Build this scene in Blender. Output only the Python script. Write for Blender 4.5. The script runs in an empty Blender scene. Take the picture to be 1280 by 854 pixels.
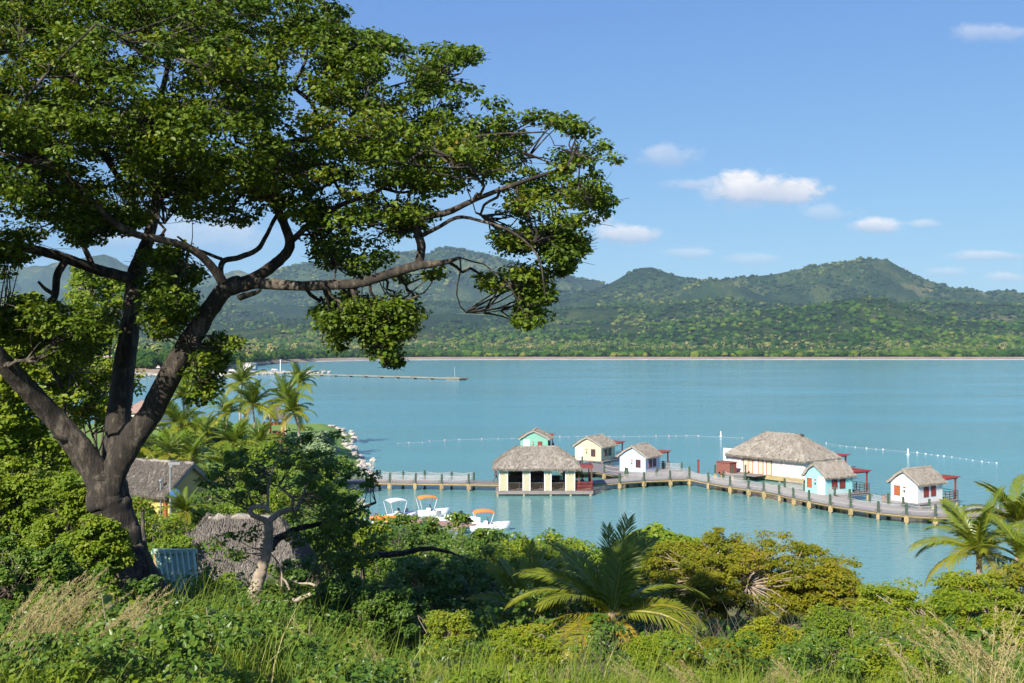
import bpy, math, random
import numpy as np
from mathutils import Vector, Matrix

random.seed(7)
R = np.random.default_rng(11)
scene = bpy.context.scene
COL = scene.collection
PI = math.pi
rad = math.radians

# ---------------------------------------------------------------- camera model
FPX, HZ, HC = 1312.0, 436.0, 17.0     # focal length in photo pixels, horizon row, eye height in metres


def P(px, py, Y):
    """world point seen at photo pixel (px, py) when it stands Y metres ahead"""
    return np.array([(px - 640.0) / FPX * Y, Y, HC - (py - HZ) * Y / FPX])


def G(px, py, z=0.0):
    """world point at height z seen at a pixel"""
    Y = FPX * (HC - z) / (py - HZ)
    return np.array([(px - 640.0) / FPX * Y, Y, z])


# ---------------------------------------------------------------- materials
MATS = {}


def _new(name):
    m = bpy.data.materials.new(name)
    m.use_nodes = True
    nt = m.node_tree
    b = nt.nodes["Principled BSDF"]
    return m, nt, b


def N(nt, t, **kw):
    n = nt.nodes.new(t)
    for k, v in kw.items():
        setattr(n, k, v)
    return n


def ramp(nt, fac, stops):
    r = N(nt, "ShaderNodeValToRGB")
    els = r.color_ramp.elements
    while len(els) < len(stops):
        els.new(0.5)
    for e, (p, c) in zip(els, stops):
        e.position = p
        e.color = (c[0], c[1], c[2], 1)
    nt.links.new(fac, r.inputs[0])
    return r.outputs[0]


def noise(nt, scale, detail=5, rough=0.6, vec=None, dim='3D'):
    n = N(nt, "ShaderNodeTexNoise")
    n.inputs["Scale"].default_value = scale
    n.inputs["Detail"].default_value = detail
    n.inputs["Roughness"].default_value = rough
    if vec is not None:
        nt.links.new(vec, n.inputs["Vector"])
    return n.outputs[0]


def bump(nt, b, h, strength, dist):
    n = N(nt, "ShaderNodeBump")
    n.inputs["Strength"].default_value = strength
    n.inputs["Distance"].default_value = dist
    nt.links.new(h, n.inputs["Height"])
    nt.links.new(n.outputs[0], b.inputs["Normal"])


def objvec(nt, scale=(1, 1, 1)):
    t = N(nt, "ShaderNodeTexCoord")
    m = N(nt, "ShaderNodeMapping")
    m.inputs["Scale"].default_value = scale
    nt.links.new(t.outputs["Object"], m.inputs[0])
    return m.outputs[0]


def solid(name, c1, c2=None, scale=3.0, rough=0.6, bs=0.0, bd=0.01, stretch=(1, 1, 1), metal=0.0):
    if name in MATS:
        return MATS[name]
    m, nt, b = _new(name)
    if c2 is None:
        c2 = tuple(x * 0.8 for x in c1)
    v = objvec(nt, stretch)
    f = noise(nt, scale, 6, 0.65, v)
    c = ramp(nt, f, [(0.3, c2), (0.7, c1)])
    nt.links.new(c, b.inputs["Base Color"])
    b.inputs["Roughness"].default_value = rough
    b.inputs["Metallic"].default_value = metal
    if bs:
        bump(nt, b, f, bs, bd)
    MATS[name] = m
    return m


def leafmat(name, stops, rough=0.5, trans=0.3, tcol=None, spec=0.35):
    """leaf colour picked per leaf by the attribute tint"""
    m, nt, b = _new(name)
    a = N(nt, "ShaderNodeAttribute", attribute_name="tint")
    c = ramp(nt, a.outputs["Fac"], stops)
    nt.links.new(c, b.inputs["Base Color"])
    b.inputs["Roughness"].default_value = rough
    b.inputs["Specular IOR Level"].default_value = spec
    t = N(nt, "ShaderNodeBsdfTranslucent")
    mixc = N(nt, "ShaderNodeMix", data_type='RGBA', blend_type='MULTIPLY')
    mixc.inputs[0].default_value = 1.0
    nt.links.new(c, mixc.inputs[6])
    mixc.inputs[7].default_value = (tcol or (1.5, 1.45, 0.6)) + (1,)
    nt.links.new(mixc.outputs[2], t.inputs[0])
    mx = N(nt, "ShaderNodeMixShader")
    mx.inputs[0].default_value = trans
    nt.links.new(b.outputs[0], mx.inputs[1])
    nt.links.new(t.outputs[0], mx.inputs[2])
    nt.links.new(mx.outputs[0], nt.nodes["Material Output"].inputs[0])
    MATS[name] = m
    return m


# ---------------------------------------------------------------- geometry
class Geo:
    def __init__(s):
        s.V, s.F, s.T, s.n = [], [], [], 0

    def add(s, V, F, tint=0.5):
        V = np.asarray(V, float).reshape(-1, 3)
        for f in (F if isinstance(F, list) else [F]):
            s.F.append(np.asarray(f, np.int64) + s.n)
        s.V.append(V)
        s.T.append(np.full(len(V), tint) if np.isscalar(tint) else np.asarray(tint))
        s.n += len(V)
        return s

    def box(s, c, d, rz=0.0, rx=0.0, ry=0.0, tint=0.5):
        x, y, z = [k / 2 for k in d]
        V = np.array([[a, b, e] for e in (-z, z) for a, b in ((-x, -y), (x, -y), (x, y), (-x, y))])
        if rz or rx or ry:
            M = np.array(Matrix.Rotation(rz, 3, 'Z') @ Matrix.Rotation(ry, 3, 'Y') @ Matrix.Rotation(rx, 3, 'X'))
            V = V @ M.T
        V = V + np.array(c)
        F = [[0, 3, 2, 1], [4, 5, 6, 7], [0, 1, 5, 4], [1, 2, 6, 5], [2, 3, 7, 6], [3, 0, 4, 7]]
        return s.add(V, np.array(F), tint)

    def tube(s, pts, rr, n=8, cap=True, rough=0.0, flute=0.0, tint=0.5, seed=0):
        pts = np.asarray(pts, float)
        k = len(pts)
        rr = np.broadcast_to(np.asarray(rr, float), (k,))
        T = np.gradient(pts, axis=0)
        T /= np.linalg.norm(T, axis=1)[:, None] + 1e-9
        u = np.cross(T[0], [0.31, 0.52, 0.79] if abs(T[0][2]) > 0.5 else [0, 0, 1.0])
        u /= np.linalg.norm(u)
        V = []
        th = np.arange(n) / n * 2 * PI
        for i in range(k):
            u = u - T[i] * np.dot(u, T[i])
            u /= np.linalg.norm(u) + 1e-9
            w = np.cross(T[i], u)
            r = rr[i] * np.ones(n)
            if rough or flute:
                ph = i * 0.35
                r = r * (1 + flute * np.sin(3 * th + 0.4 * np.sin(ph * .7) + seed) + flute * .6 * np.sin(5 * th - ph * .25 + seed)
                         + rough * R.normal(size=n))
            V.append(pts[i] + np.outer(np.cos(th) * r, u) + np.outer(np.sin(th) * r, w))
        V = np.concatenate(V)
        i0 = (np.arange(k - 1)[:, None] * n + np.arange(n)[None]).ravel()
        j = (np.arange(k - 1)[:, None] * n + (np.arange(n)[None] + 1) % n).ravel()
        F = [np.stack([i0, j, j + n, i0 + n], 1)]
        if cap:
            F.append(np.arange(n)[::-1][None])
            F.append((np.arange(n) + (k - 1) * n)[None])
        return s.add(V, F, tint)

    def ball(s, c, r, n=8, m=6, tint=0.5, jit=0.0):
        r = np.broadcast_to(np.asarray(r, float), (3,))
        V = [[0, 0, -1]]
        for i in range(1, m):
            a = -PI / 2 + PI * i / m
            for j in range(n):
                b = 2 * PI * j / n
                V.append([math.cos(a) * math.cos(b), math.cos(a) * math.sin(b), math.sin(a)])
        V.append([0, 0, 1])
        V = np.array(V)
        if jit:
            V = V * (1 + R.normal(size=len(V)) * jit)[:, None]
        V = V * r + np.array(c)
        q, t = [], []
        for i in range(m - 2):
            for j in range(n):
                a = 1 + i * n + j
                b = 1 + i * n + (j + 1) % n
                q.append([a, b, b + n, a + n])
        L = 1 + (m - 2) * n
        for j in range(n):
            t.append([0, 1 + (j + 1) % n, 1 + j])
            t.append([L + j, L + (j + 1) % n, len(V) - 1])
        F = [np.array(t)] + ([np.array(q)] if q else [])
        return s.add(V, F, tint)

    def lathe(s, prof, n=12, c=(0, 0, 0), tint=0.5):
        V = []
        for r, z in prof:
            for j in range(n):
                a = 2 * PI * j / n
                V.append([r * math.cos(a) + c[0], r * math.sin(a) + c[1], z + c[2]])
        k = len(prof)
        F = [[i * n + j, i * n + (j + 1) % n, (i + 1) * n + (j + 1) % n, (i + 1) * n + j] for i in range(k - 1) for j in range(n)]
        return s.add(V, [np.array(F), np.arange(n)[::-1][None], (np.arange(n) + (k - 1) * n)[None]], tint)

    def poly_prism(s, pts, z0, z1, tint=0.5):
        """pts: counter-clockwise outline in x, y"""
        n = len(pts)
        V = [(x, y, z0) for x, y in pts] + [(x, y, z1) for x, y in pts]
        F = [np.arange(n)[::-1][None], (np.arange(n) + n)[None],
             np.array([[i, (i + 1) % n, (i + 1) % n + n, i + n] for i in range(n)])]
        return s.add(V, F, tint)

    def build(s, name, m, parent=None, smooth=False, world=False, loc=None):
        V = np.concatenate(s.V) if s.V else np.zeros((0, 3))
        T = np.concatenate(s.T) if s.T else np.zeros(0)
        if world and parent is not None:
            V = V - np.array(parent.location)
        if loc is not None:
            V = V - np.array(loc)
        me = bpy.data.meshes.new(name)
        cnt = np.concatenate([np.full(len(f), f.shape[1]) for f in s.F])
        li = np.concatenate([f.ravel() for f in s.F])
        me.vertices.add(len(V))
        me.vertices.foreach_set("co", V.astype(np.float32).ravel())
        me.loops.add(len(li))
        me.loops.foreach_set("vertex_index", li.astype(np.int32))
        me.polygons.add(len(cnt))
        st = np.concatenate([[0], np.cumsum(cnt)[:-1]])
        me.polygons.foreach_set("loop_start", st.astype(np.int32))
        me.polygons.foreach_set("use_smooth", np.full(len(cnt), bool(smooth)))
        at = me.attributes.new("tint", 'FLOAT', 'POINT')
        at.data.foreach_set("value", T.astype(np.float32))
        me.update(calc_edges=True)
        me.materials.append(m)
        o = bpy.data.objects.new(name, me)
        COL.objects.link(o)
        if parent is not None:
            o.parent = parent
        if loc is not None:
            o.location = loc
        return o


def tag(o, label=None, cat=None, group=None, kind=None):
    if label: o["label"] = label
    if cat: o["category"] = cat
    if group: o["group"] = group
    if kind: o["kind"] = kind
    return o


def thing(name, label, cat, loc=(0, 0, 0), rz=0.0, group=None):
    o = bpy.data.objects.new(name, None)
    o.empty_display_size = 0.2
    COL.objects.link(o)
    o.location = [float(v) for v in loc]
    o.rotation_euler = (0, 0, rz)
    return tag(o, label, cat, group)


def copy_tree(o, parent=None):
    c = o.copy()
    COL.objects.link(c)
    if parent is not None:
        c.parent = parent
    for ch in list(o.children):
        copy_tree(ch, c)
    return c


def smoothpath(pts, rr, k=8):
    """Catmull-Rom through pts (n,3) with radii"""
    pts = np.asarray(pts, float)
    rr = np.asarray(rr, float)
    A = np.vstack([2 * pts[0] - pts[1], pts, 2 * pts[-1] - pts[-2]])
    out, ro = [], []
    for i in range(len(pts) - 1):
        p0, p1, p2, p3 = A[i:i + 4]
        for t in np.arange(k) / k:
            out.append(0.5 * ((2 * p1) + (p2 - p0) * t + (2 * p0 - 5 * p1 + 4 * p2 - p3) * t * t + (3 * p1 - p0 - 3 * p2 + p3) * t ** 3))
            ro.append(rr[i] * (1 - t) + rr[i + 1] * t)
    out.append(pts[-1])
    ro.append(rr[-1])
    return np.array(out), np.array(ro)


def unit(v):
    return v / (np.linalg.norm(v, axis=-1, keepdims=True) + 1e-9)


def add_leaves(g, C, Nn, A, L, W, tint, six=True, fold=0.12):
    """leaf blades: centre C, normal Nn, long axis A, length L, width W"""
    n = len(C)
    A = unit(A - Nn * np.sum(A * Nn, 1)[:, None])
    S = np.cross(Nn, A)
    L = np.broadcast_to(L, (n,))[:, None]
    W = np.broadcast_to(W, (n,))[:, None]
    up = Nn * W * fold
    base, tip = C - A * L / 2, C + A * L / 2 - Nn * L * 0.08
    if six:
        r1 = C - A * L * 0.2 + S * W * 0.46 + up
        r2 = C + A * L * 0.22 + S * W * 0.42 + up
        l1 = C - A * L * 0.2 - S * W * 0.46 + up
        l2 = C + A * L * 0.22 - S * W * 0.42 + up
        V = np.stack([base, r1, r2, tip, l2, l1], 1).reshape(-1, 3)
        i = np.arange(n)[:, None] * 6
        F = np.concatenate([i + np.array([[0, 1, 2, 3]]), i + np.array([[0, 3, 4, 5]])])
        g.add(V, F, np.repeat(tint, 6))
    else:
        r = C + S * W * 0.5 + up
        l = C - S * W * 0.5 + up
        V = np.stack([base, r, tip, l], 1).reshape(-1, 3)
        i = np.arange(n)[:, None] * 4
        F = np.concatenate([i + np.array([[0, 1, 2]]), i + np.array([[0, 2, 3]])])
        g.add(V, F, np.repeat(tint, 4))


def clump_leaves(g, centres, radii, per, L, W, flat=0.5, six=True, upbias=0.9, tj=0.25, tbase=None, droop=0.0, helio=0.6):
    """a bunch of leaves round each centre; radii (n,) horizontal radius"""
    n = len(centres)
    per = np.broadcast_to(per, (n,))
    idx = np.repeat(np.arange(n), per)
    m = len(idx)
    d = unit(R.normal(size=(m, 3)))
    rr = R.random(m) ** 0.45
    off = d * rr[:, None] * radii[idx][:, None]
    off[:, 2] *= flat
    C = centres[idx] + off
    # leaves on a bunch face up and out
    Nn = unit(d * 0.55 + np.array([0, 0, upbias]) + np.array(SUN) * helio + R.normal(size=(m, 3)) * 0.55)    # leaves turn to the light
    A = unit(d * np.array([1, 1, 0.3]) + R.normal(size=(m, 3)) * 0.7 - np.array([0, 0, droop]))
    s = R.uniform(0.55, 1.35, m)
    tb = R.normal(0.5, 0.13, n) if tbase is None else tbase
    t = np.clip(tb[idx] + R.normal(size=m) * tj * 0.5, 0, 1)
    add_leaves(g, C, Nn, A, L * s, W * s, t, six)


def inpoly(x, y, poly):
    poly = np.asarray(poly, float)
    c = np.zeros(len(x), bool)
    j = len(poly) - 1
    for i in range(len(poly)):
        xi, yi, xj, yj = *poly[i], *poly[j]
        k = ((yi > y) != (yj > y)) & (x < (xj - xi) * (y - yi) / (yj - yi + 1e-12) + xi)
        c ^= k
        j = i
    return c


def polydist(x, y, poly):
    poly = np.asarray(poly, float)
    d = np.full(len(x), 1e9)
    j = len(poly) - 1
    for i in range(len(poly)):
        a, b = poly[j], poly[i]
        ab = b - a
        t = np.clip(((x - a[0]) * ab[0] + (y - a[1]) * ab[1]) / (ab @ ab + 1e-9), 0, 1)
        d = np.minimum(d, np.hypot(x - a[0] - t * ab[0], y - a[1] - t * ab[1]))
        j = i
    return d


# value noise on a lattice, for terrain and crowns
_tab = R.random((64, 64, 64))


def vnoise(p):
    p = np.asarray(p, float)
    i = np.floor(p).astype(int)
    f = p - i
    f = f * f * (3 - 2 * f)
    o = 0
    for dx in (0, 1):
        for dy in (0, 1):
            for dz in (0, 1):
                w = (f[..., 0] if dx else 1 - f[..., 0]) * (f[..., 1] if dy else 1 - f[..., 1]) * (f[..., 2] if dz else 1 - f[..., 2])
                o = o + w * _tab[(i[..., 0] + dx) % 64, (i[..., 1] + dy) % 64, (i[..., 2] + dz) % 64]
    return o * 2 - 1


def fbm(p, oct=4):
    p = np.asarray(p, float)
    a, s = 1.0, 0
    for k in range(oct):
        s = s + a * vnoise(p)
        p = p * 2.03 + 7.7
        a *= 0.5
    return s


def sstep(a, b, x):
    t = np.clip((x - a) / (b - a), 0, 1)
    return t * t * (3 - 2 * t)

# ---------------------------------------------------------------- camera, sun, sky
cd = bpy.data.cameras.new("camera")
cam = bpy.data.objects.new("camera", cd)
COL.objects.link(cam)
cam.location = (0, 0, HC)
cam.rotation_euler = (PI / 2, 0, 0)
cd.sensor_width = 36.0
cd.lens = 36.0 * FPX / 1280.0
cd.shift_y = (HZ - 427.0) / 1280.0
cd.clip_start = 0.1
cd.clip_end = 60000
scene.camera = cam

SUN = Vector((-0.44, -0.80, 0.60)).normalized()
ld = bpy.data.lights.new("sun", 'SUN')
ld.energy = 5.0
ld.angle = rad(0.5)
ld.color = (1.0, 0.93, 0.80)
sun = bpy.data.objects.new("sun", ld)
COL.objects.link(sun)
sun.location = (-60, -60, 120)
sun.rotation_euler = SUN.to_track_quat('Z', 'Y').to_euler()

world = bpy.data.worlds.new("World")
scene.world = world
world.use_nodes = True
nt = world.node_tree
bg = nt.nodes["Background"]
sk = N(nt, "ShaderNodeTexSky", sky_type='NISHITA')
sk.sun_disc = False
sk.sun_elevation = math.asin(SUN.z)
sk.sun_rotation = math.atan2(SUN.x, SUN.y) % (2 * PI)
sk.altitude = 20
sk.air_density = 1.0
sk.dust_density = 0.3
sk.ozone_density = 3.5
tc = N(nt, "ShaderNodeTexCoord")
sp = N(nt, "ShaderNodeSeparateXYZ")
nt.links.new(tc.outputs["Generated"], sp.inputs[0])


def mth(op, a, b=None, c=None, clamp=False):
    n = N(nt, "ShaderNodeMath", operation=op)
    n.use_clamp = clamp
    for i, v in enumerate((a, b, c)):
        if v is None: continue
        if isinstance(v, (int, float)): n.inputs[i].default_value = v
        else: nt.links.new(v, n.inputs[i])
    return n.outputs[0]


# clouds of the sky: directions east of the bay, written as azimuth/elevation slopes
ahead = mth('MAXIMUM', sp.outputs[1], 0.02)
U = mth('DIVIDE', sp.outputs[0], ahead)
Vv = mth('DIVIDE', sp.outputs[2], ahead)
cv = N(nt, "ShaderNodeCombineXYZ")
nt.links.new(U, cv.inputs[0])
nt.links.new(mth('MULTIPLY', Vv, 1.7), cv.inputs[1])
n1 = noise(nt, 26.0, 9, 0.66, cv.outputs[0])
n2 = noise(nt, 85.0, 6, 0.6, cv.outputs[0])
nn = mth('ADD', mth('MULTIPLY', mth('SUBTRACT', n1, 0.5), 2.6), mth('MULTIPLY', mth('SUBTRACT', n2, 0.5), 0.7))
CL = [(950, 238, 94, 25, 1.0), (925, 228, 48, 19, 1.0), (985, 236, 46, 17, 1.0), (872, 231, 48, 11, .5), (783, 292, 46, 15, .85), (745, 276, 30, 10, .45),
      (836, 193, 46, 18, .5), (1093, 283, 36, 12, .85), (1160, 281, 24, 8, .5), (1238, 320, 64, 8, .55),
      (1258, 347, 34, 8, .55), (1185, 340, 32, 7, .4), (938, 325, 50, 11, .45), (1030, 267, 46, 13, .4),
      (862, 317, 36, 9, .45), (1245, 42, 74, 13, .4), (265, 292, 90, 30, .5), (150, 300, 60, 20, .4)]
tot, shade = None, None
for cx, cy, rx, ry, st in CL:
    u0, v0, a, b = (cx - 640) / FPX, (HZ - cy) / FPX, rx / FPX, ry / FPX
    du = mth('DIVIDE', mth('SUBTRACT', U, u0), a)
    dv = mth('DIVIDE', mth('SUBTRACT', Vv, v0), b)
    d = mth('SQRT', mth('ADD', mth('MULTIPLY', du, du), mth('MULTIPLY', dv, dv)))
    e = mth('MULTIPLY', mth('ADD', mth('SUBTRACT', 1.0, d), mth('MULTIPLY', nn, 0.80)), 1.8, clamp=True)
    e = mth('MULTIPLY', e, st)
    h = mth('MULTIPLY', mth('ADD', mth('ADD', mth('MULTIPLY', dv, 0.85), mth('MULTIPLY', nn, 0.35)), 0.50, clamp=True), e)
    tot = e if tot is None else mth('MAXIMUM', tot, e)
    shade = h if shade is None else mth('MAXIMUM', shade, h)
cm = mth('MULTIPLY', mth('POWER', tot, 1.2), mth('GREATER_THAN', sp.outputs[1], 0.05))
lit = mth('DIVIDE', shade, mth('ADD', tot, 0.001), clamp=True)
mc = N(nt, "ShaderNodeMix", data_type='RGBA')
nt.links.new(lit, mc.inputs[0])
mc.inputs[6].default_value = (3.9, 4.4, 5.7, 1)
mc.inputs[7].default_value = (8.6, 8.1, 7.8, 1)
mx = N(nt, "ShaderNodeMix", data_type='RGBA')
nt.links.new(mth('MULTIPLY', cm, 0.88), mx.inputs[0])
sc_ = N(nt, "ShaderNodeSeparateColor"); cc_ = N(nt, "ShaderNodeCombineColor")
nt.links.new(sk.outputs[0], sc_.inputs[0])
for i_, (ga, kk_) in enumerate(((0.72, 0.88), (0.67, 1.30), (0.34, 3.28))):     # clear, deep trade wind sky
    nt.links.new(mth('MULTIPLY', mth('POWER', sc_.outputs[i_], ga), kk_), cc_.inputs[i_])
nt.links.new(cc_.outputs[0], mx.inputs[6])
nt.links.new(mc.outputs[2], mx.inputs[7])
nt.links.new(mx.outputs[2], bg.inputs[0])
bg.inputs[1].default_value = 0.074

scene.view_settings.view_transform = 'Standard'
scene.view_settings.look = 'None'
scene.view_settings.gamma = 1
scene.view_settings.use_curve_mapping = False
scene.view_settings.exposure = 0.84
cy = scene.cycles
cy.use_denoising = True
try:
    cy.denoiser = 'OPENIMAGEDENOISE'
except Exception:
    pass
cy.max_bounces = 6
cy.diffuse_bounces = 2
cy.glossy_bounces = 2
cy.transmission_bounces = 2
cy.volume_bounces = 0
cy.transparent_max_bounces = 6
cy.caustics_reflective = False
cy.caustics_refractive = False

# ---------------------------------------------------------------- air
hz = Geo().box((0, 3900, 298), (15000, 11000, 604))
m = bpy.data.materials.new("haze")
m.use_nodes = True
m.node_tree.nodes.remove(m.node_tree.nodes["Principled BSDF"])
pv = N(m.node_tree, "ShaderNodeVolumePrincipled")
pv.inputs["Color"].default_value = (0.52, 0.77, 1.0, 1)
pv.inputs["Density"].default_value = 4.9e-5
pv.inputs["Anisotropy"].default_value = 0.0
m.node_tree.links.new(pv.outputs[0], m.node_tree.nodes["Material Output"].inputs["Volume"])
HAZE = tag(hz.build("haze", m), kind="stuff")

# ---------------------------------------------------------------- water
m, nt2, b = _new("water")
g1 = N(nt2, "ShaderNodeNewGeometry")
s1 = N(nt2, "ShaderNodeSeparateXYZ")
nt2.links.new(g1.outputs["Position"], s1.inputs[0])
mp = N(nt2, "ShaderNodeMapping")
mp.inputs["Scale"].default_value = (0.004, 0.02, 1)
nt2.links.new(g1.outputs["Position"], mp.inputs[0])
big = noise(nt2, 1.0, 4, 0.6, mp.outputs[0])
mr = N(nt2, "ShaderNodeMapRange")
mr.inputs[1].default_value = 70
mr.inputs[2].default_value = 330
nt2.links.new(s1.outputs[1], mr.inputs[0])
ad = N(nt2, "ShaderNodeMath", operation='MULTIPLY_ADD')
nt2.links.new(big, ad.inputs[0])
ad.inputs[1].default_value = 0.5
nt2.links.new(mr.outputs[0], ad.inputs[2])
cc = ramp(nt2, ad.outputs[0], [(0.1, (0.150, 0.292, 0.255)), (0.65, (0.104, 0.298, 0.312)), (1.0, (0.098, 0.305, 0.350))])
nt2.links.new(cc, b.inputs["Base Color"])
mp3 = N(nt2, "ShaderNodeMapping")
mp3.inputs["Scale"].default_value = (0.006, 0.035, 1)
mp3.inputs["Rotation"].default_value = (0, 0, -0.12)
nt2.links.new(g1.outputs["Position"], mp3.inputs[0])
wp = noise(nt2, 1.0, 5, 0.65, mp3.outputs[0])
rr_ = N(nt2, "ShaderNodeMapRange")
rr_.inputs[1].default_value = 0.35; rr_.inputs[2].default_value = 0.65
rr_.inputs[3].default_value = 0.07; rr_.inputs[4].default_value = 0.17
nt2.links.new(wp, rr_.inputs[0])
nt2.links.new(rr_.outputs[0], b.inputs["Roughness"])
b.inputs["IOR"].default_value = 1.33
b.inputs["Specular IOR Level"].default_value = 0.5
mp2 = N(nt2, "ShaderNodeMapping")
mp2.inputs["Scale"].default_value = (0.55, 1.6, 1)
mp2.inputs["Rotation"].default_value = (0, 0, 0.15)
nt2.links.new(g1.outputs["Position"], mp2.inputs[0])
w1 = noise(nt2, 1.0, 4, 0.6, mp2.outputs[0])
bump(nt2, b, w1, 0.55, 0.18)
wg = Geo()
wg.add([[-9000, 40, 0], [9000, 40, 0], [9000, 1720, 0], [-9000, 1720, 0]], np.array([[0, 1, 2, 3]]))
tag(wg.build("water", m), kind="structure")

# ---------------------------------------------------------------- far shore, plain and hills
XS = np.array([-900, 230, 262, 300, 340, 400, 470, 560, 640, 1000, 1800], float)
YS = np.array([640, 655, 690, 900, 1180, 1420, 1560, 1640, 1660, 1655, 1640], float)


def yshore(px):
    return np.interp(px, XS, YS)


LAY = [  # crest distance, start of slope, back width, crest line in photo pixels
    (2700, 2000, 900, [(-600, 425), (200, 428), (300, 412), (420, 406), (560, 414), (640, 416), (760, 409), (850, 403), (905, 398), (950, 389), (1000, 386), (1040, 376), (1080, 371), (1110, 376), (1150, 392), (1200, 401), (1280, 405), (1500, 400), (1900, 410)]),
    (3500, 2700, 1200, [(-600, 410), (200, 405), (400, 398), (560, 392), (640, 396), (700, 388), (760, 384), (830, 377), (900, 374), (960, 378), (1080, 380), (1160, 378), (1280, 384), (1500, 380), (1900, 400)]),
    (4700, 3500, 1500, [(-600, 390), (200, 372), (400, 384), (560, 377), (640, 383), (700, 370), (745, 361), (768, 351), (784, 342), (800, 335), (816, 334), (840, 343), (870, 349), (900, 349), (930, 346), (960, 343), (985, 339), (1030, 331), (1060, 327), (1085, 323), (1110, 325), (1125, 334), (1150, 347), (1185, 359), (1230, 366), (1262, 362), (1285, 369), (1400, 378), (1900, 390)]),
    (6200, 4700, 1600, [(-600, 380), (200, 372), (250, 362), (290, 351), (350, 338), (400, 328), (450, 322), (520, 316), (560, 311), (600, 318), (640, 330), (690, 344), (740, 352), (790, 365), (900, 380), (1900, 400)]),
    (8800, 6800, 1200, [(-600, 350), (-100, 335), (60, 330), (130, 318), (160, 328), (200, 340), (260, 343), (300, 337), (340, 344), (420, 350), (560, 360), (900, 400), (1900, 400)])]


def zfar(X, Y):
    px = 640 + FPX * X / Y
    ys = yshore(px)
    d = Y - ys
    z = np.clip(d / 45.0, -0.4, 1) * 3.2 + np.clip(d - 45, 0, None) * 0.012
    n = fbm(np.stack([X / 520, Y / 520, X * 0 + 3.3], -1), 5)
    n2 = fbm(np.stack([X / 170, Y / 170, X * 0 + 9.3], -1), 4)
    for Yc, Y0, bw, line in LAY:
        L = np.array(line, float)
        cz = HC + (HZ - np.interp(px, L[:, 0], L[:, 1])) * Yc / FPX
        t = np.clip((Y - Y0) / (Yc - Y0), 0, 1)
        f = np.where(Y <= Yc, t ** 1.25, np.clip(1 - (Y - Yc) / bw, 0, 1) ** 1.2)
        near = 1 - np.clip(np.abs(Y - Yc) / (0.25 * (Yc - Y0)), 0, 1)
        h = cz * f * (1 + (0.30 * n + 0.20 * n2) * (1 - near) ** 0.7 * 1.3) + n2 * 0.012 * cz * f
        h = np.minimum(h, HC + (cz - HC) * np.minimum(Y / Yc, 1.0))      # no spur rises above its own ridge
        z = np.maximum(z, h)
    return z


pxs = np.arange(-420, 1720, 5.0)
rows = np.concatenate([np.linspace(0, 1, 22), ])
fixed = np.concatenate([np.linspace(1740, 2700, 45), np.linspace(2725, 4700, 75)[0:], np.linspace(4740, 9600, 90)])
YY = np.concatenate([yshore(pxs)[None] + (1720 - yshore(pxs))[None] * rows[:, None] - 6, np.repeat(fixed[:, None], len(pxs), 1)])
XX = (pxs[None] - 640) / FPX * YY
ZZ = zfar(XX, YY)
nr, nc = YY.shape
i0 = (np.arange(nr - 1)[:, None] * nc + np.arange(nc - 1)[None]).ravel()
g = Geo()
g.add(np.stack([XX, YY, ZZ], -1).reshape(-1, 3), np.stack([i0, i0 + 1, i0 + nc + 1, i0 + nc], 1))
m, nt2, b = _new("hill_ground")
g1 = N(nt2, "ShaderNodeNewGeometry")
fa = noise(nt2, 0.0042, 6, 0.6, g1.outputs["Position"])
fb = noise(nt2, 0.045, 6, 0.75, g1.outputs["Position"])
mxa = N(nt2, "ShaderNodeMath", operation='MULTIPLY_ADD')
nt2.links.new(fb, mxa.inputs[0])
mxa.inputs[1].default_value = 0.5
nt2.links.new(fa, mxa.inputs[2])
c = ramp(nt2, mxa.outputs[0], [(0.60, (0.010, 0.026, 0.008)), (0.76, (0.024, 0.046, 0.013)), (0.85, (0.060, 0.080, 0.022)), (0.91, (0.11, 0.11, 0.042)), (0.98, (0.19, 0.155, 0.08))])
nt2.links.new(c, b.inputs["Base Color"])
b.inputs["Roughness"].default_value = 0.95
b.inputs["Specular IOR Level"].default_value = 0.05
bump(nt2, b, fb, 1.0, 14.0)
hills = tag(g.build("hills", m, smooth=True), kind="structure")

# beach and surf
g = Geo()
bx = np.arange(-420, 1720, 4.0)
ys = yshore(bx) + 1.5 * np.sin(bx * .11) + 2.0 * np.sin(bx * .043)
W = np.where(bx > 380, 34.0, 40.0) * (1 + 0.35 * np.sin(bx * .05) * np.sin(bx * 0.017))
r = []
for k, (dy, z) in enumerate([(-8, -0.3), (0, 0.25), (0.55, 2.1), (1.0, 3.9), (1.06, 3.0)]):
    y = ys + (dy if k < 2 else dy * W)
    r.append(np.stack([(bx - 640) / FPX * y, y, np.full_like(y, z)], -1))
V = np.concatenate(r)
nc = len(bx)
i0 = (np.arange(4)[:, None] * nc + np.arange(nc - 1)[None]).ravel()
g.add(V, np.stack([i0, i0 + 1, i0 + nc + 1, i0 + nc], 1))
tag(g.build("beach", solid("beach_sand", (0.36, 0.27, 0.19), (0.20, 0.14, 0.09), 0.03, 0.95)), kind="structure")
g = Geo()
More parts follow.
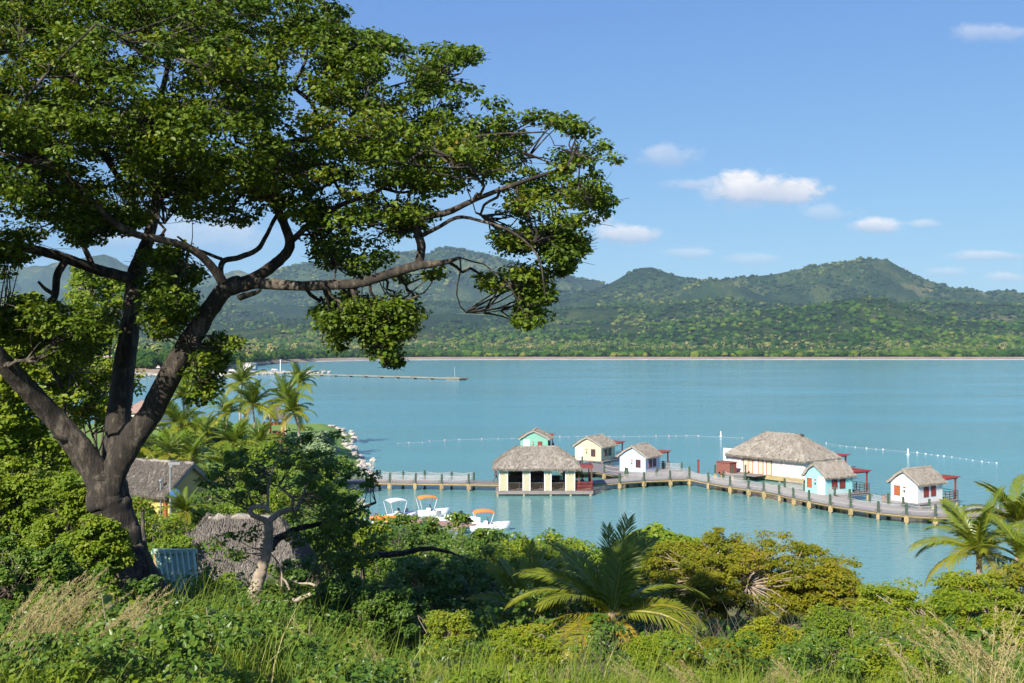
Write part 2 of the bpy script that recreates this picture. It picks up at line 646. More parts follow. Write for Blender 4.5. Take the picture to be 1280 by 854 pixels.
for a, bq, off, hh in ((470, 1715, -16, 0.30), (520, 1300, -24, 0.25), (960, 1715, -34, 0.22), (395, 470, -14, 0.3)):
    xs = np.arange(a, bq, 3.0)
    y0 = yshore(xs) + off + 3 * np.sin(xs * .09 + off)
    wd = 5 + 4 * np.sin(xs * .07 + a) + 2 * np.sin(xs * .31)
    wd = np.clip(wd, 0.6, None)
    r = [np.stack([(xs - 640) / FPX * y, y, np.full_like(y, z)], -1) for y, z in ((y0 - wd, 0.03), (y0, hh), (y0 + wd, 0.03))]
    nc = len(xs)
    i0 = (np.arange(2)[:, None] * nc + np.arange(nc - 1)[None]).ravel()
    g.add(np.concatenate(r), np.stack([i0, i0 + 1, i0 + nc + 1, i0 + nc], 1))
tag(g.build("surf", solid("foam", (0.85, 0.86, 0.86), (0.6, 0.68, 0.7), 0.2, 0.7)), kind="structure")

# ---------------------------------------------------------------- far woods
_t = (1 + 5 ** .5) / 2
ICO_V = unit(np.array([[-1, _t, 0], [1, _t, 0], [-1, -_t, 0], [1, -_t, 0], [0, -1, _t], [0, 1, _t], [0, -1, -_t], [0, 1, -_t], [_t, 0, -1], [_t, 0, 1], [-_t, 0, -1], [-_t, 0, 1]]))
ICO_F = np.array([[0, 11, 5], [0, 5, 1], [0, 1, 7], [0, 7, 10], [0, 10, 11], [1, 5, 9], [5, 11, 4], [11, 10, 2], [10, 7, 6], [7, 1, 8], [3, 9, 4], [3, 4, 2], [3, 2, 6], [3, 6, 8], [3, 8, 9], [4, 9, 5], [2, 4, 11], [6, 2, 10], [8, 6, 7], [9, 8, 1]])


def blobs(g, C, rx, rz, tint):
    n = len(C)
    V = ICO_V[None] * (1 + R.normal(size=(n, 12, 1)) * 0.22)
    V = V * np.stack([rx, rx, rz], 1)[:, None] + C[:, None]
    F = ICO_F[None] + (np.arange(n) * 12)[:, None, None]
    g.add(V.reshape(-1, 3), F.reshape(-1, 3), np.clip(np.repeat(tint, 12) + R.normal(size=n * 12) * 0.05, 0, 1))


LEAF_FAR = leafmat("far_leaf", [(0.0, (0.0138, 0.0387, 0.0045)), (0.35, (0.0304, 0.0742, 0.0062)), (0.65, (0.0646, 0.1196, 0.0090)), (0.85, (0.1063, 0.1517, 0.0134)), (1.0, (0.1749, 0.1771, 0.0268))], 0.7, 0.15, spec=0.1)
LEAF_HILL = leafmat("hill_leaf", [(0.0, (0.0092, 0.0276, 0.0080)), (0.4, (0.0218, 0.0494, 0.0120)), (0.68, (0.0517, 0.0862, 0.0170)), (1.0, (0.1495, 0.1552, 0.0380))], 0.8, 0.1, spec=0.05)
PALM_FAR = leafmat("far_palm_leaf", [(0.0, (0.05, 0.085, 0.025)), (0.6, (0.115, 0.150, 0.045)), (1.0, (0.26, 0.20, 0.06))], 0.5, 0.2)
BARK_FAR = solid("far_bark", (0.34, 0.29, 0.22), (0.22, 0.18, 0.13), 0.5, 0.9)


def wood(n, y0, y1, r0, r1, px0=-300, px1=1560, seed=1.0, hrat=0.75, thr=None):
    px = R.uniform(px0, px1, n)
    ysh = yshore(px)
    u = R.random(n)
    Y = np.maximum(y0, ysh + 50) + (y1 - np.maximum(y0, ysh + 50)) * u
    X = (px - 640) / FPX * Y
    if thr is not None:
        k = fbm(np.stack([X / 240, Y / 240, X * 0 + seed], -1), 4) > thr
        X, Y = X[k], Y[k]
    z = zfar(X, Y)
    r = R.uniform(r0, r1, len(X)) * R.choice([0.7, 1, 1.0, 1.3], len(X))
    t = np.clip(0.40 + 0.34 * fbm(np.stack([X / 170, Y / 170, X * 0 + seed + 5], -1), 3) + R.normal(size=len(X)) * 0.20, 0, 1)
    return np.stack([X, Y, z + r * hrat * 0.7], 1), r, r * hrat, t


g = Geo()
blobs(g, *wood(9000, 0, 2100, 2.8, 7.5))
blobs(g, *wood(9000, 2100, 2800, 3, 8, thr=-0.4))
C, r, h, t = wood(3600, 0, 2300, 4, 7)          # loose tops over the canopy
k = R.integers(0, len(C), 70000)
d = unit(R.normal(size=(len(k), 3)))
d[:, 2] = np.abs(d[:, 2])
Cl = C[k] + d * np.stack([r[k], r[k], h[k]], 1) * 1.05
add_leaves(g, Cl, unit(d + R.normal(size=d.shape) * .5), R.normal(size=d.shape), 2.0 * R.uniform(.6, 1.4, len(k)), 1.5, np.clip(t[k] + R.normal(size=len(k)) * .18, 0, 1), six=False)
blobs(g, C, r, h, t)
tag(g.build("woodland", LEAF_FAR), kind="stuff")
g = Geo()
blobs(g, *wood(16000, 2800, 3600, 3.5, 9, thr=-0.30, seed=2))
blobs(g, *wood(26000, 3600, 4760, 3.5, 10, thr=-0.26, seed=4))
blobs(g, *wood(9000, 4800, 6250, 7, 13, px0=180, px1=820, thr=-0.4, seed=6))
tag(g.build("hill_woodland", LEAF_HILL), kind="stuff")


def far_palm_geo(g, base, h, r, tint, nf=11):
    lean = R.normal(size=2) * 0.06 * h
    top = base + np.array([lean[0], lean[1], h])
    g.tube([base, (base + top) / 2 + [lean[0] * -.1, 0, 0], top], [0.38, 0.28, 0.24], 4, False, tint=2.0)
    a0 = R.random() * 6
    for k in range(nf):
        a = a0 + k * 2 * PI / nf * 2.4
        e = R.uniform(-0.2, 1.1)
        p = [top]
        for q in range(4):
            ee = e - 0.5 * q
            p.append(p[-1] + r / 4 * np.array([math.cos(a) * math.cos(ee), math.sin(a) * math.cos(ee), math.sin(ee)]))
        p = np.array(p)
        s = np.array([-math.sin(a), math.cos(a), 0]) * r * 0.17
        w = np.array([0.3, 1.0, 1.1, 0.8, 0.1])[:, None]
        dr = np.array([0, 0, -0.10 * r]) * w
        V = np.concatenate([p - s * w + dr, p, p + s * w + dr])
        F = [[i, i + 1, i + 6, i + 5] for i in range(4)] + [[i + 5, i + 6, i + 11, i + 10] for i in range(4)]
        g.add(V, np.array(F), np.clip(tint + R.normal() * 0.2, 0, 1))


def palm_mat():
    m, nt_, b_ = _new("far_palm")
    a = N(nt_, "ShaderNodeAttribute", attribute_name="tint")
    c_ = ramp(nt_, a.outputs["Fac"], [(0.0, (0.045, 0.085, 0.016)), (0.45, (0.125, 0.165, 0.028)), (0.8, (0.21, 0.195, 0.045)), (0.99, (0.22, 0.17, 0.055)), (1.0, (0.13, 0.11, 0.085))])
    nt_.links.new(c_, b_.inputs["Base Color"])
    b_.inputs["Roughness"].default_value = 0.6
    return m


PFAR = palm_mat()
# the grove behind the shore: single palms that show largest, then the rest of the grove
var = []
for k in range(6):
    g = Geo()
    far_palm_geo(g, np.zeros(3), R.uniform(11, 17), R.uniform(5.5, 7.0), R.uniform(0.3, 0.75))
    o = g.build("coconut_palm", PFAR)
    var.append(o)
used = [False] * 6
n_ind = 0
for k in range(230):
    px = R.uniform(-20, 1300) if k < 120 else R.choice([R.uniform(930, 1290), R.uniform(500, 760), R.uniform(250, 340)])
    Y = max(1800, yshore(px) + 60) + R.uniform(0, 300) if k > 60 else yshore(px) + R.uniform(60, 140)
    if px < 380: Y = yshore(px) + R.uniform(50, 400)
    X = (px - 640) / FPX * Y
    v = k % 6
    if not used[v]:
        o = var[v]; used[v] = True
    else:
        o = var[v].copy(); COL.objects.link(o)
    o.location = (X, Y, float(zfar(np.array([X]), np.array([Y]))[0]) + (6 if Y > 1760 else 0) - 0.5)
    o.rotation_euler = (0, 0, R.uniform(0, 6.28))
    s = R.uniform(0.75, 1.2)
    o.scale = (s, s, s)
    tag(o, "distant coconut palm standing above the woods behind the far beach", "palm", "palms of the grove behind the far beach")
g = Geo()
for k in range(1500):
    px = R.uniform(-200, 1450)
    Y = max(1850, yshore(px) + 100) + R.random() ** 1.3 * 900
    X = (px - 640) / FPX * Y
    if vnoise(np.array([X / 150, Y / 150, 2.2])) < -0.12: continue
    far_palm_geo(g, np.array([X, Y, float(zfar(np.array([X]), np.array([Y]))[0]) + 3]), R.uniform(10, 15), R.uniform(5.0, 6.4), R.uniform(0.2, 0.8), 9)
tag(g.build("palm_grove", PFAR), kind="stuff")

# single broadleaf trees along the beach edge
var = []
for k in range(7):
    g = Geo()
    n = R.integers(4, 8)
    C = np.stack([R.normal(size=n) * 3.2, R.normal(size=n) * 3.0, R.uniform(2.8, 6.5, n)], 1)
    r = R.uniform(2.2, 3.6, n)
    tb = R.uniform(0.15, 0.75)
    blobs(g, C, r, r * 0.8, np.full(n, tb))
    q = R.integers(0, n, 420)
    d = unit(R.normal(size=(420, 3)))
    add_leaves(g, C[q] + d * r[q][:, None] * 1.0, unit(d + R.normal(size=d.shape) * .5), R.normal(size=d.shape), 1.5 * R.uniform(.6, 1.4, 420), 1.1, np.clip(tb + R.normal(size=420) * .16, 0, 1), six=False)
    g.tube([[0, 0, -1], [0, 0, 4]], [0.4, 0.25], 5, tint=0.0)
    var.append(g.build("broadleaf_tree", LEAF_FAR))
used = [False] * 7
for k in range(240):
    px = -20 + 1325 * (k + R.random()) / 240
    Y = yshore(px) + R.uniform(46, 95)
    X = (px - 640) / FPX * Y
    v = R.integers(0, 7)
    if not used[v]:
        o = var[v]; used[v] = True
    else:
        o = var[v].copy(); COL.objects.link(o)
    o.location = (X, Y, float(zfar(np.array([X]), np.array([Y]))[0]) - 0.3)
    o.rotation_euler = (0, 0, R.uniform(0, 6.28))
    s = R.uniform(0.7, 1.25)
    o.scale = (s * R.uniform(.9, 1.3), s, s)
    tag(o, "distant bushy green tree in the row behind the far beach", "tree", "broadleaf trees along the far beach")
for v in range(7):
    if not used[v]: bpy.data.objects.remove(var[v])

# ---------------------------------------------------------------- near ground: the knoll and the point
LP_ = np.array([(-10, 15.5), (4, 15.4), (8, 14.4), (12, 13.6), (17, 12.7), (22, 11.4), (28, 9.6), (36, 7.4), (45, 5.6), (60, 4.4), (75, 3.8), (120, 2.6), (180, 2.0), (215, 1.6), (228, 0.6), (238, -1.5), (320, -2)])
RP_ = np.array([(-10, 15.5), (4, 15.3), (8, 14.0), (12, 12.9), (17, 11.6), (25, 9.6), (35, 5.6), (45, 3.2), (55, 1.6), (64, 0.5), (72, -1.0), (320, -2.5)])
SY = np.array([40, 62, 78, 95, 104, 112, 124, 135, 160, 180, 205, 226, 240], float)
SX = np.array([60, 30, -6, -14.5, -16, -17.0, -17.5, -17.6, -23, -28, -31, -38, -60], float)


def zg(X, Y):
    X = np.asarray(X, float); Y = np.asarray(Y, float)
    zl = np.interp(Y, LP_[:, 0], LP_[:, 1])
    zr = np.interp(Y, RP_[:, 0], RP_[:, 1])
    q = X / np.maximum(Y, 1.0)
    w = sstep(-0.10, -0.28, q)
    near = zl * w + zr * (1 - w)
    d = np.interp(Y, SY, SX) - X
    far = np.minimum(zl, -1.6 + np.clip(d + 5, 0, None) * 0.32)
    k = sstep(52, 72, Y)
    z = near * (1 - k) + np.where(d > -5, far, -2.0) * k
    return z + 0.10 * fbm(np.stack([X / 3.1, Y / 3.1, X * 0 + 1.1], -1), 3) * np.where(Y < 60, 1, 0.5)


gx = np.concatenate([np.linspace(-150, -45, 30), np.linspace(-44, 44, 120), np.linspace(46, 90, 14)])
gy = np.concatenate([np.linspace(-12, 40, 80), np.linspace(41, 250, 110)])
GX, GY = np.meshgrid(gx, gy)
GZ = zg(GX, GY)
nr, nc = GX.shape
i0 = (np.arange(nr - 1)[:, None] * nc + np.arange(nc - 1)[None]).ravel()
g = Geo()
g.add(np.stack([GX, GY, GZ], -1).reshape(-1, 3), np.stack([i0, i0 + 1, i0 + nc + 1, i0 + nc], 1))
m, nt2, b = _new("near_ground")
g1 = N(nt2, "ShaderNodeNewGeometry")
s1 = N(nt2, "ShaderNodeSeparateXYZ")
nt2.links.new(g1.outputs["Position"], s1.inputs[0])
fa = noise(nt2, 0.30, 6, 0.65, g1.outputs["Position"])
fb = noise(nt2, 9.0, 6, 0.7, g1.outputs["Position"])
ad = N(nt2, "ShaderNodeMath", operation='MULTIPLY_ADD')
nt2.links.new(fb, ad.inputs[0]); ad.inputs[1].default_value = 0.35
nt2.links.new(fa, ad.inputs[2])
soil = ramp(nt2, ad.outputs[0], [(0.50, (0.035, 0.05, 0.015)), (0.66, (0.075, 0.085, 0.03)), (0.76, (0.26, 0.19, 0.10)), (0.9, (0.42, 0.33, 0.20))])
lawn = ramp(nt2, fb, [(0.3, (0.10, 0.19, 0.025)), (0.7, (0.17, 0.27, 0.04))])
mr = N(nt2, "ShaderNodeMapRange")
mr.inputs[1].default_value = 100; mr.inputs[2].default_value = 118
nt2.links.new(s1.outputs[1], mr.inputs[0])
mx = N(nt2, "ShaderNodeMix", data_type='RGBA')
nt2.links.new(mr.outputs[0], mx.inputs[0]); nt2.links.new(soil, mx.inputs[6]); nt2.links.new(lawn, mx.inputs[7])
nt2.links.new(mx.outputs[2], b.inputs["Base Color"])
b.inputs["Roughness"].default_value = 0.95
bump(nt2, b, fb, 0.6, 0.05)
tag(g.build("ground", m, smooth=True), kind="structure")

# ---------------------------------------------------------------- materials of the built things
WOODDECK = solid("deck_wood", (0.255, 0.23, 0.225), (0.165, 0.145, 0.14), 2.2, 0.85, 0.3, 0.02, (1, 6, 1))
DARKWOOD = solid("dark_wood", (0.10, 0.075, 0.05), (0.05, 0.04, 0.03), 3, 0.85)
TANWOOD = solid("tan_wood", (0.42, 0.32, 0.16), (0.28, 0.20, 0.10), 3, 0.85)
POSTGREEN = solid("post_green", (0.055, 0.095, 0.055), (0.03, 0.055, 0.035), 6, 0.7)
ROPE = solid("rope", (0.48, 0.45, 0.44), (0.36, 0.34, 0.33), 9, 0.9)
REDWOOD = solid("red_wood", (0.24, 0.045, 0.035), (0.15, 0.028, 0.025), 4, 0.6)
ORANGEWOOD = solid("orange_wood", (0.42, 0.13, 0.05), (0.30, 0.08, 0.035), 4, 0.6)
WHITE = solid("white_paint", (0.80, 0.80, 0.80), (0.74, 0.74, 0.74), 4, 0.5)
GLASSM = solid("dark_glass", (0.03, 0.035, 0.04), (0.05, 0.05, 0.05), 3, 0.12)
CURTAIN = solid("curtain", (0.62, 0.55, 0.42), (0.5, 0.42, 0.3), 3, 0.8)
GREYMETAL = solid("grey_metal", (0.42, 0.44, 0.46), (0.34, 0.36, 0.38), 5, 0.4, metal=0.6)
CONCRETE = solid("concrete", (0.50, 0.45, 0.36), (0.36, 0.32, 0.25), 1.5, 0.9, 0.3, 0.03)
ROCKM = solid("pale_rock", (0.52, 0.47, 0.42), (0.30, 0.27, 0.24), 1.2, 0.9, 0.7, 0.2)
DARKROCK = solid("dark_rock", (0.20, 0.17, 0.14), (0.10, 0.09, 0.08), 0.8, 0.9, 0.7, 0.2)


def wallmat(name, c, siding=True):
    m, nt_, b_ = _new(name)
    v = objvec(nt_)
    f = noise(nt_, 1.6, 6, 0.7, v)
    nt_.links.new(ramp(nt_, f, [(0.25, tuple(x * 0.88 for x in c)), (0.6, c)]), b_.inputs["Base Color"])
    b_.inputs["Roughness"].default_value = 0.75
    if siding:
        w = N(nt_, "ShaderNodeTexWave", wave_type='BANDS', bands_direction='Z', wave_profile='SAW')
        w.inputs["Scale"].default_value = 1.05
        nt_.links.new(v, w.inputs["Vector"])
        bump(nt_, b_, w.outputs[0], 0.8, 0.05)
    return m


def thatchmat():
    m, nt_, b_ = _new("thatch")
    v = objvec(nt_)
    a = N(nt_, "ShaderNodeAttribute", attribute_name="tint")
    f1 = noise(nt_, 14.0, 5, 0.7, v)
    f2 = noise(nt_, 1.1, 5, 0.6, v)
    s_ = N(nt_, "ShaderNodeMath", operation='ADD')
    nt_.links.new(f1, s_.inputs[0]); nt_.links.new(a.outputs["Fac"], s_.inputs[1])
    s2_ = N(nt_, "ShaderNodeMath", operation='ADD')
    nt_.links.new(s_.outputs[0], s2_.inputs[0]); nt_.links.new(f2, s2_.inputs[1])
    s3 = N(nt_, "ShaderNodeMath", operation='MULTIPLY')
    nt_.links.new(s2_.outputs[0], s3.inputs[0]); s3.inputs[1].default_value = 0.6667
    c_ = ramp(nt_, s3.outputs[0], [(0.28, (0.065, 0.056, 0.050)), (0.48, (0.150, 0.130, 0.114)), (0.66, (0.225, 0.197, 0.172)), (0.85, (0.33, 0.295, 0.255))])
    nt_.links.new(c_, b_.inputs["Base Color"])
    b_.inputs["Roughness"].default_value = 0.95
    b_.inputs["Specular IOR Level"].default_value = 0.1
    bump(nt_, b_, f1, 0.7, 0.06)
    return m


THATCH = thatchmat()


def thatch_roof(a, bb, ze, zr, r, thick=0.28, dens=45.0, sx=0.0, dsp=1.0, sw=0.07):
    """roof over the rectangle |x|<a, |y|<bb; ridge along y from -r to r (r = bb: gable)"""
    g = Geo()

    def slope(p00, p10, p01, p11, nu, nv, tint=0.5):
        u = np.linspace(0, 1, nu)[:, None, None]
        v = np.linspace(0, 1, nv)[None, :, None]
        q = (np.array(p00) * (1 - u) + np.array(p10) * u) * (1 - v) + (np.array(p01) * (1 - u) + np.array(p11) * u) * v
        nrm = np.cross(np.array(p10) - np.array(p00), np.array(p01) + np.array(p11) - np.array(p00) - np.array(p10))
        nrm = nrm / np.linalg.norm(nrm)
        if nrm[2] < 0: nrm = -nrm
        sag = np.sin(v * PI) * 0.10 * abs(zr - ze) * 0.35
        q = q + nrm * (sag + dsp * 0.022 * R.normal(size=(nu, nv, 1)) + dsp * 0.06 * fbm(q * 1.3 + 3, 3)[..., None])
        low = q - nrm * thick
        k = nu * nv
        i_ = (np.arange(nu - 1)[:, None] * nv + np.arange(nv - 1)[None]).ravel()
        F = np.stack([i_, i_ + nv, i_ + nv + 1, i_ + 1], 1)
        t = np.clip(tint + 0.12 * R.normal(size=k), 0, 1)
        g.add(q.reshape(-1, 3), F, t)
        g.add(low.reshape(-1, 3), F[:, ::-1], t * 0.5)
        rim = list(range(0, k, nv)) + list(range((nu - 1) * nv, k))[1:] + list(range(nv - 1, k, nv))[::-1][1:] + list(range(0, nv))[::-1][1:-1]
        rim = np.array(rim)
        nx = np.roll(rim, -1)
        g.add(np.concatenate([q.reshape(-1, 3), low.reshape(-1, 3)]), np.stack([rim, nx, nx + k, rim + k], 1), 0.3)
        # loose straw lying down the slope and hanging from the eave
        A0 = np.linalg.norm(np.cross(np.array(p10) - np.array(p00), np.array(p01) - np.array(p00)))
        n = int(A0 * dens)
        uu, vv = R.random(n), R.random(n) * 1.0
        ne = int(np.linalg.norm(np.array(p10) - np.array(p00)) * 34)
        uu = np.concatenate([uu, R.random(ne)])
        vv = np.concatenate([vv, np.zeros(ne)])
        uu, vv = uu[:, None], vv[:, None]
        c = (np.array(p00) * (1 - uu) + np.array(p10) * uu) * (1 - vv) + (np.array(p01) * (1 - uu) + np.array(p11) * uu) * vv
        down = unit((np.array(p00) + np.array(p10) - np.array(p01) - np.array(p11))[None] * np.ones((len(c), 1)))
        down = unit(down + R.normal(size=down.shape) * 0.22)
        c = c + nrm * (np.sin(vv * PI) * 0.035 * abs(zr - ze) + R.uniform(0.0, 0.09, (len(c), 1)))
        c[n:] -= nrm * R.uniform(0, thick, (ne, 1))
        L = R.uniform(0.25, 0.6, len(c))
        add_leaves(g, c, unit(nrm + R.normal(size=c.shape) * 0.3), down, L, sw, np.clip(0.5 + 0.28 * R.normal(size=len(c)), 0, 1), six=False)

    W = [(-a + sx, -bb, ze), (a + sx, -bb, ze), (a + sx, bb, ze), (-a + sx, bb, ze)]
    r0, r1 = (sx * .5, -r, zr), (sx * .5, r, zr)
    nl = max(8, int(2 * bb / 0.35))
    ns = max(7, int(math.hypot(a, zr - ze) / 0.3))
    slope(W[1], W[2], r0, r1, nl, ns)
    slope(W[3], W[0], r1, r0, nl, ns)
    if r < bb - 0.01:
        slope(W[0], W[1], r0, r0, nl, ns)
        slope(W[2], W[3], r1, r1, nl, ns)
    # ridge cap
    pts = np.linspace(np.array(r0), np.array(r1), 14) + R.normal(size=(14, 3)) * 0.03 + [0, 0, 0.02]
    g.tube(pts - [0, 0, .05], 0.13 + 0.03 * R.normal(size=14), 7, True, 0.12, tint=0.25)
    return g


def shutters(parent, name, c, w, h, axis, frame_m, pane_m, split=1, depth=0.06, n=0.02):
    """window on a wall: axis 'y-' faces local -y, 'x+' faces +x; c = centre on the wall face"""
    x, y, z = c
    sgn = -1 if axis == 'y-' else 1
    fr = Geo()
    t = 0.07

    def bar(du, dz, bw, bh):
        if axis[0] == 'y':
            fr.box((x + du, y + sgn * depth / 2, z + dz), (bw, depth, bh))
        else:
            fr.box((x + sgn * depth / 2, y + du, z + dz), (depth, bw, bh))
    bar(-w / 2 + t / 2, 0, t, h); bar(w / 2 - t / 2, 0, t, h)
    bar(0, h / 2 - t / 2, w - 2 * t - 0.004, t); bar(0, -h / 2 + t / 2, w - 2 * t - 0.004, t)
    for k in range(1, split):
        bar(-w / 2 + w * k / split, 0, 0.06, h - 2 * t - 0.004)
    f = fr.build(name, frame_m, parent)
    p = Geo()
    if axis[0] == 'y':
        p.box((x, y + sgn * 0.012, z), (w - 2 * t - 0.01, 0.024, h - 2 * t - 0.01))
    else:
        p.box((x + sgn * 0.012, y, z), (0.024, w - 2 * t - 0.01, h - 2 * t - 0.01))
    p.build("pane", pane_m, f)
    return f


def small_house(corner, yaw, w, l, label, wall_m, frame_m, front_win, door_x, side_pane=None, hw=2.1, rise=1.15, porch=2.4, zf=0.9, door_m=None):
    """gabled cottage; corner = its front right corner; ridge runs along local +y"""
    ca, sa = math.cos(yaw), math.sin(yaw)
    ex, ey = np.array([ca, -sa]), np.array([sa, ca])
    o2 = np.array(corner[:2]) - ex * w / 2 + ey * l / 2
    t = thing("overwater_cottage", label, "cottage", (o2[0], o2[1], zf), -yaw, "cottages on the pier")
    hb = l / 2
    g = Geo()
    prof = [(-w / 2, 0.02), (w / 2, 0.02), (w / 2, hw), (0, hw + rise), (-w / 2, hw)]
    V = [(x, -hb, z) for x, z in prof] + [(x, hb, z) for x, z in prof]
    g.add(V, [np.array([[0, 1, 2, 3, 4]]), np.array([[9, 8, 7, 6, 5]]), np.array([[i + 5, (i + 1) % 5 + 5, (i + 1) % 5, i] for i in range(5)])])
    g.build("wall", wall_m, t)
    oh = 0.38
    thatch_roof(w / 2 + oh, hb + 0.30, hw - oh * rise / (w / 2) + 0.16, hw + rise + 0.20, hb + 0.30, 0.22).build("roof", THATCH, t)
    shutters(t, "window", (front_win * w, -hb, 1.15), 0.72, 1.05, 'y-', frame_m, side_pane or frame_m, 2)
    for y in (-0.17 * l, 0.12 * l):
        shutters(t, "window", (w / 2, y, 1.15), 0.85, 1.1, 'x+', REDWOOD, side_pane or REDWOOD, 2)
    d = Geo().box((door_x * w, -hb - 0.025, 1.0), (0.95, 0.05, 1.95)).build("door", door_m or WHITE, t)
    Geo().box((door_x * w + 0.36, -hb - 0.07, 0.95), (0.05, 0.04, 0.14)).build("handle", GREYMETAL, d)
    px = (front_win + door_x) * w / 2
    Geo().box((px, -hb - 0.02, 1.55), (0.30, 0.04, 0.16)).build("name_board", ORANGEWOOD, t)
    Geo().box((px, -hb - 0.04, 1.15), (0.16, 0.08, 0.24)).build("wall_lamp", DARKWOOD, t)
    # floor deck carrying the house and the porch behind it
    g = Geo()
    y0, y1 = -hb - 0.3, hb + porch
    nb = int((y1 - y0) / 0.16)
    for k in range(nb):
        g.box((0, y0 + (k + .5) * (y1 - y0) / nb, -0.05), (w + 0.9, (y1 - y0) / nb - 0.012, 0.10 - 0.003 * (k % 2)))
    g.box((-w / 2 - .3, (y0 + y1) / 2, -0.22), (0.15, y1 - y0, 0.22)); g.box((w / 2 + .3, (y0 + y1) / 2, -0.22), (0.15, y1 - y0, 0.22))
    g.build("deck", WOODDECK, t)
    for x in (-w / 2 - .3, w / 2 + .3):
        for y in (y0 + .3, 0, y1 - .3):
            Geo().tube([(x, y, -2.6), (x, y, -0.335)], 0.13, 8).build("pile", TANWOOD, t)
    # red pergola over the porch
    pg = thing("pergola", "", "") if False else None
    g = Geo()
    zt = hw + 0.12
    for x in (-w / 2 + .1, w / 2 + .1):
        g.box((x, hb + porch * .5 + .1, zt), (0.14, porch + .1, 0.16))
    for k in range(7):
        g.box((0.1, hb + 0.25 + k * (porch - .1) / 6, zt + 0.14), (w + 0.7, 0.07, 0.12))
    pt = g.build("pergola", REDWOOD, t)
    for x in (-w / 2 + .1, w / 2 + .1):
        Geo().box((x, hb + porch - .2, (zt - .08) / 2), (0.14, 0.14, zt - .085)).build("post", REDWOOD, pt)
    g = Geo()
    for zz in (0.35, 0.62, 0.9):
        g.box((w / 2 + .3, hb + porch / 2, zz), (0.05, porch, 0.05))
        g.box((0, hb + porch - .06, zz), (w + .5, 0.05, 0.05))
    for y in np.linspace(hb + .05, hb + porch - 0.06, 4):
        g.box((w / 2 + .3, y, 0.475), (0.07, 0.07, 0.95))
    for x in (-w / 2 - .25, 0):
        g.box((x, hb + porch - .06, 0.475), (0.07, 0.07, 0.95))
    g.build("railing", DARKWOOD, t)
    return t


WM_GREEN = wallmat("wall_sea_green", (0.20, 0.43, 0.34))
WM_YELLOW = wallmat("wall_cream", (0.60, 0.54, 0.38))
WM_BLUE = wallmat("wall_pale_blue", (0.50, 0.68, 0.86))
WM_TEAL = wallmat("wall_turquoise", (0.34, 0.70, 0.74))
WM_WHITE = wallmat("wall_white", (0.80, 0.80, 0.80))
WM_PINK = wallmat("wall_pink", (0.80, 0.64, 0.63), False)
WM_PAV = wallmat("wall_straw", (0.50, 0.46, 0.32))

small_house((5.55, 163.0), rad(8), 4.3, 4.2, "sea green thatched cottage whose lower half is hidden by the pavilion roof", WM_GREEN, REDWOOD, 0.22, -0.27)
small_house((12.75, 150.0), rad(33), 4.3, 4.2, "cream yellow thatched cottage with white door and red window", WM_YELLOW, REDWOOD, 0.20, -0.30, GLASSM)
small_house((17.3, 136.0), rad(35), 3.8, 4.0, "pale blue thatched cottage with white door beside the cream one", WM_BLUE, REDWOOD, 0.22, -0.27, GLASSM)
small_house((34.4, 115.2), rad(60), 3.0, 4.2, "turquoise thatched cottage in front of the big pink house", WM_TEAL, ORANGEWOOD, -0.28, 0.30)
small_house((42.1, 108.9), rad(55), 3.2, 4.4, "pure white thatched cottage with orange shutters near the pier's right end", WM_WHITE, ORANGEWOOD, -0.26, 0.28)
small_house((56.3, 109.0), rad(55), 3.2, 4.2, "pink cottage at the right edge, mostly hidden by palm fronds", WM_PINK, ORANGEWOOD, -0.26, 0.28)

# ---------------------------------------------------------------- open restaurant pavilion
t = thing("restaurant_pavilion", "straw yellow open sided restaurant pavilion with a large hipped thatch roof", "pavilion", (2.9, 124.8, 0.55), 0.0)
W2, D2, H2 = 4.35, 3.2, 2.65
g = Geo()
nb = 44
for k in range(nb):
    g.box((0.85, -D2 - .35 + (k + .5) * (2 * D2 + .7) / nb, -0.05), (2 * W2 + 2.6, (2 * D2 + .7) / nb - 0.012, 0.1 - .003 * (k % 2)))
g.box((0.85, -D2 - .25, -0.24), (2 * W2 + 2.5, 0.16, 0.26)); g.box((0.85, D2 + .25, -0.24), (2 * W2 + 2.5, 0.16, 0.26))
g.build("deck", WOODDECK, t)
for x in (-W2 - .2, -1.5, 1.6, 3.9, 6.2):
    for y in (-D2 - .2, D2 + .2):
        Geo().tube([(x, y, -2.2), (x, y, -0.375)], 0.14, 8).build("pile", TANWOOD, t)
cols = [(-W2, -3.42), (-1.62, -0.82), (0.88, 1.62), (3.32, W2)]
for fy in (-D2, D2):
    for x0, x1 in cols:
        c_ = Geo().box(((x0 + x1) / 2, fy, H2 / 2 + .01), (x1 - x0, 0.22, H2)).build("pillar", WM_PAV, t)
        q = Geo()
        for xx in (x0, x1):
            q.box((xx, fy - .013 * (1 if fy < 0 else -1), H2 / 2 + .01), (0.10, 0.23, H2 - .004))
        q.build("corner_trim", WHITE, c_)
for sx_ in (-W2, W2):
    for y in (-1.0, 1.0):
        Geo().box((sx_, y, H2 / 2 + .01), (0.22, 0.5, H2)).build("pillar", WM_PAV, t)
g = Geo()
for fy in (-D2, D2):
    g.box((0, fy, H2 + .13), (2 * W2, 0.20, 0.24))
for fx in (-W2, W2):
    g.box((fx, 0, H2 + .13), (0.20, 2 * D2 - .22, 0.24))
g.build("header_beam", WHITE, t)
g = Geo()
for fy in (-D2, D2):
    for a, b_ in ((-3.4, -1.64), (-.8, .86), (1.64, 3.3)):
        for zz in (0.12, 0.9):
            g.box(((a + b_) / 2, fy, zz), (b_ - a, 0.05, 0.07))
        for x in np.arange(a + .1, b_, 0.13):
            g.box((x, fy, 0.51), (0.035, 0.035, 0.70))
g.build("railing", DARKWOOD, t)
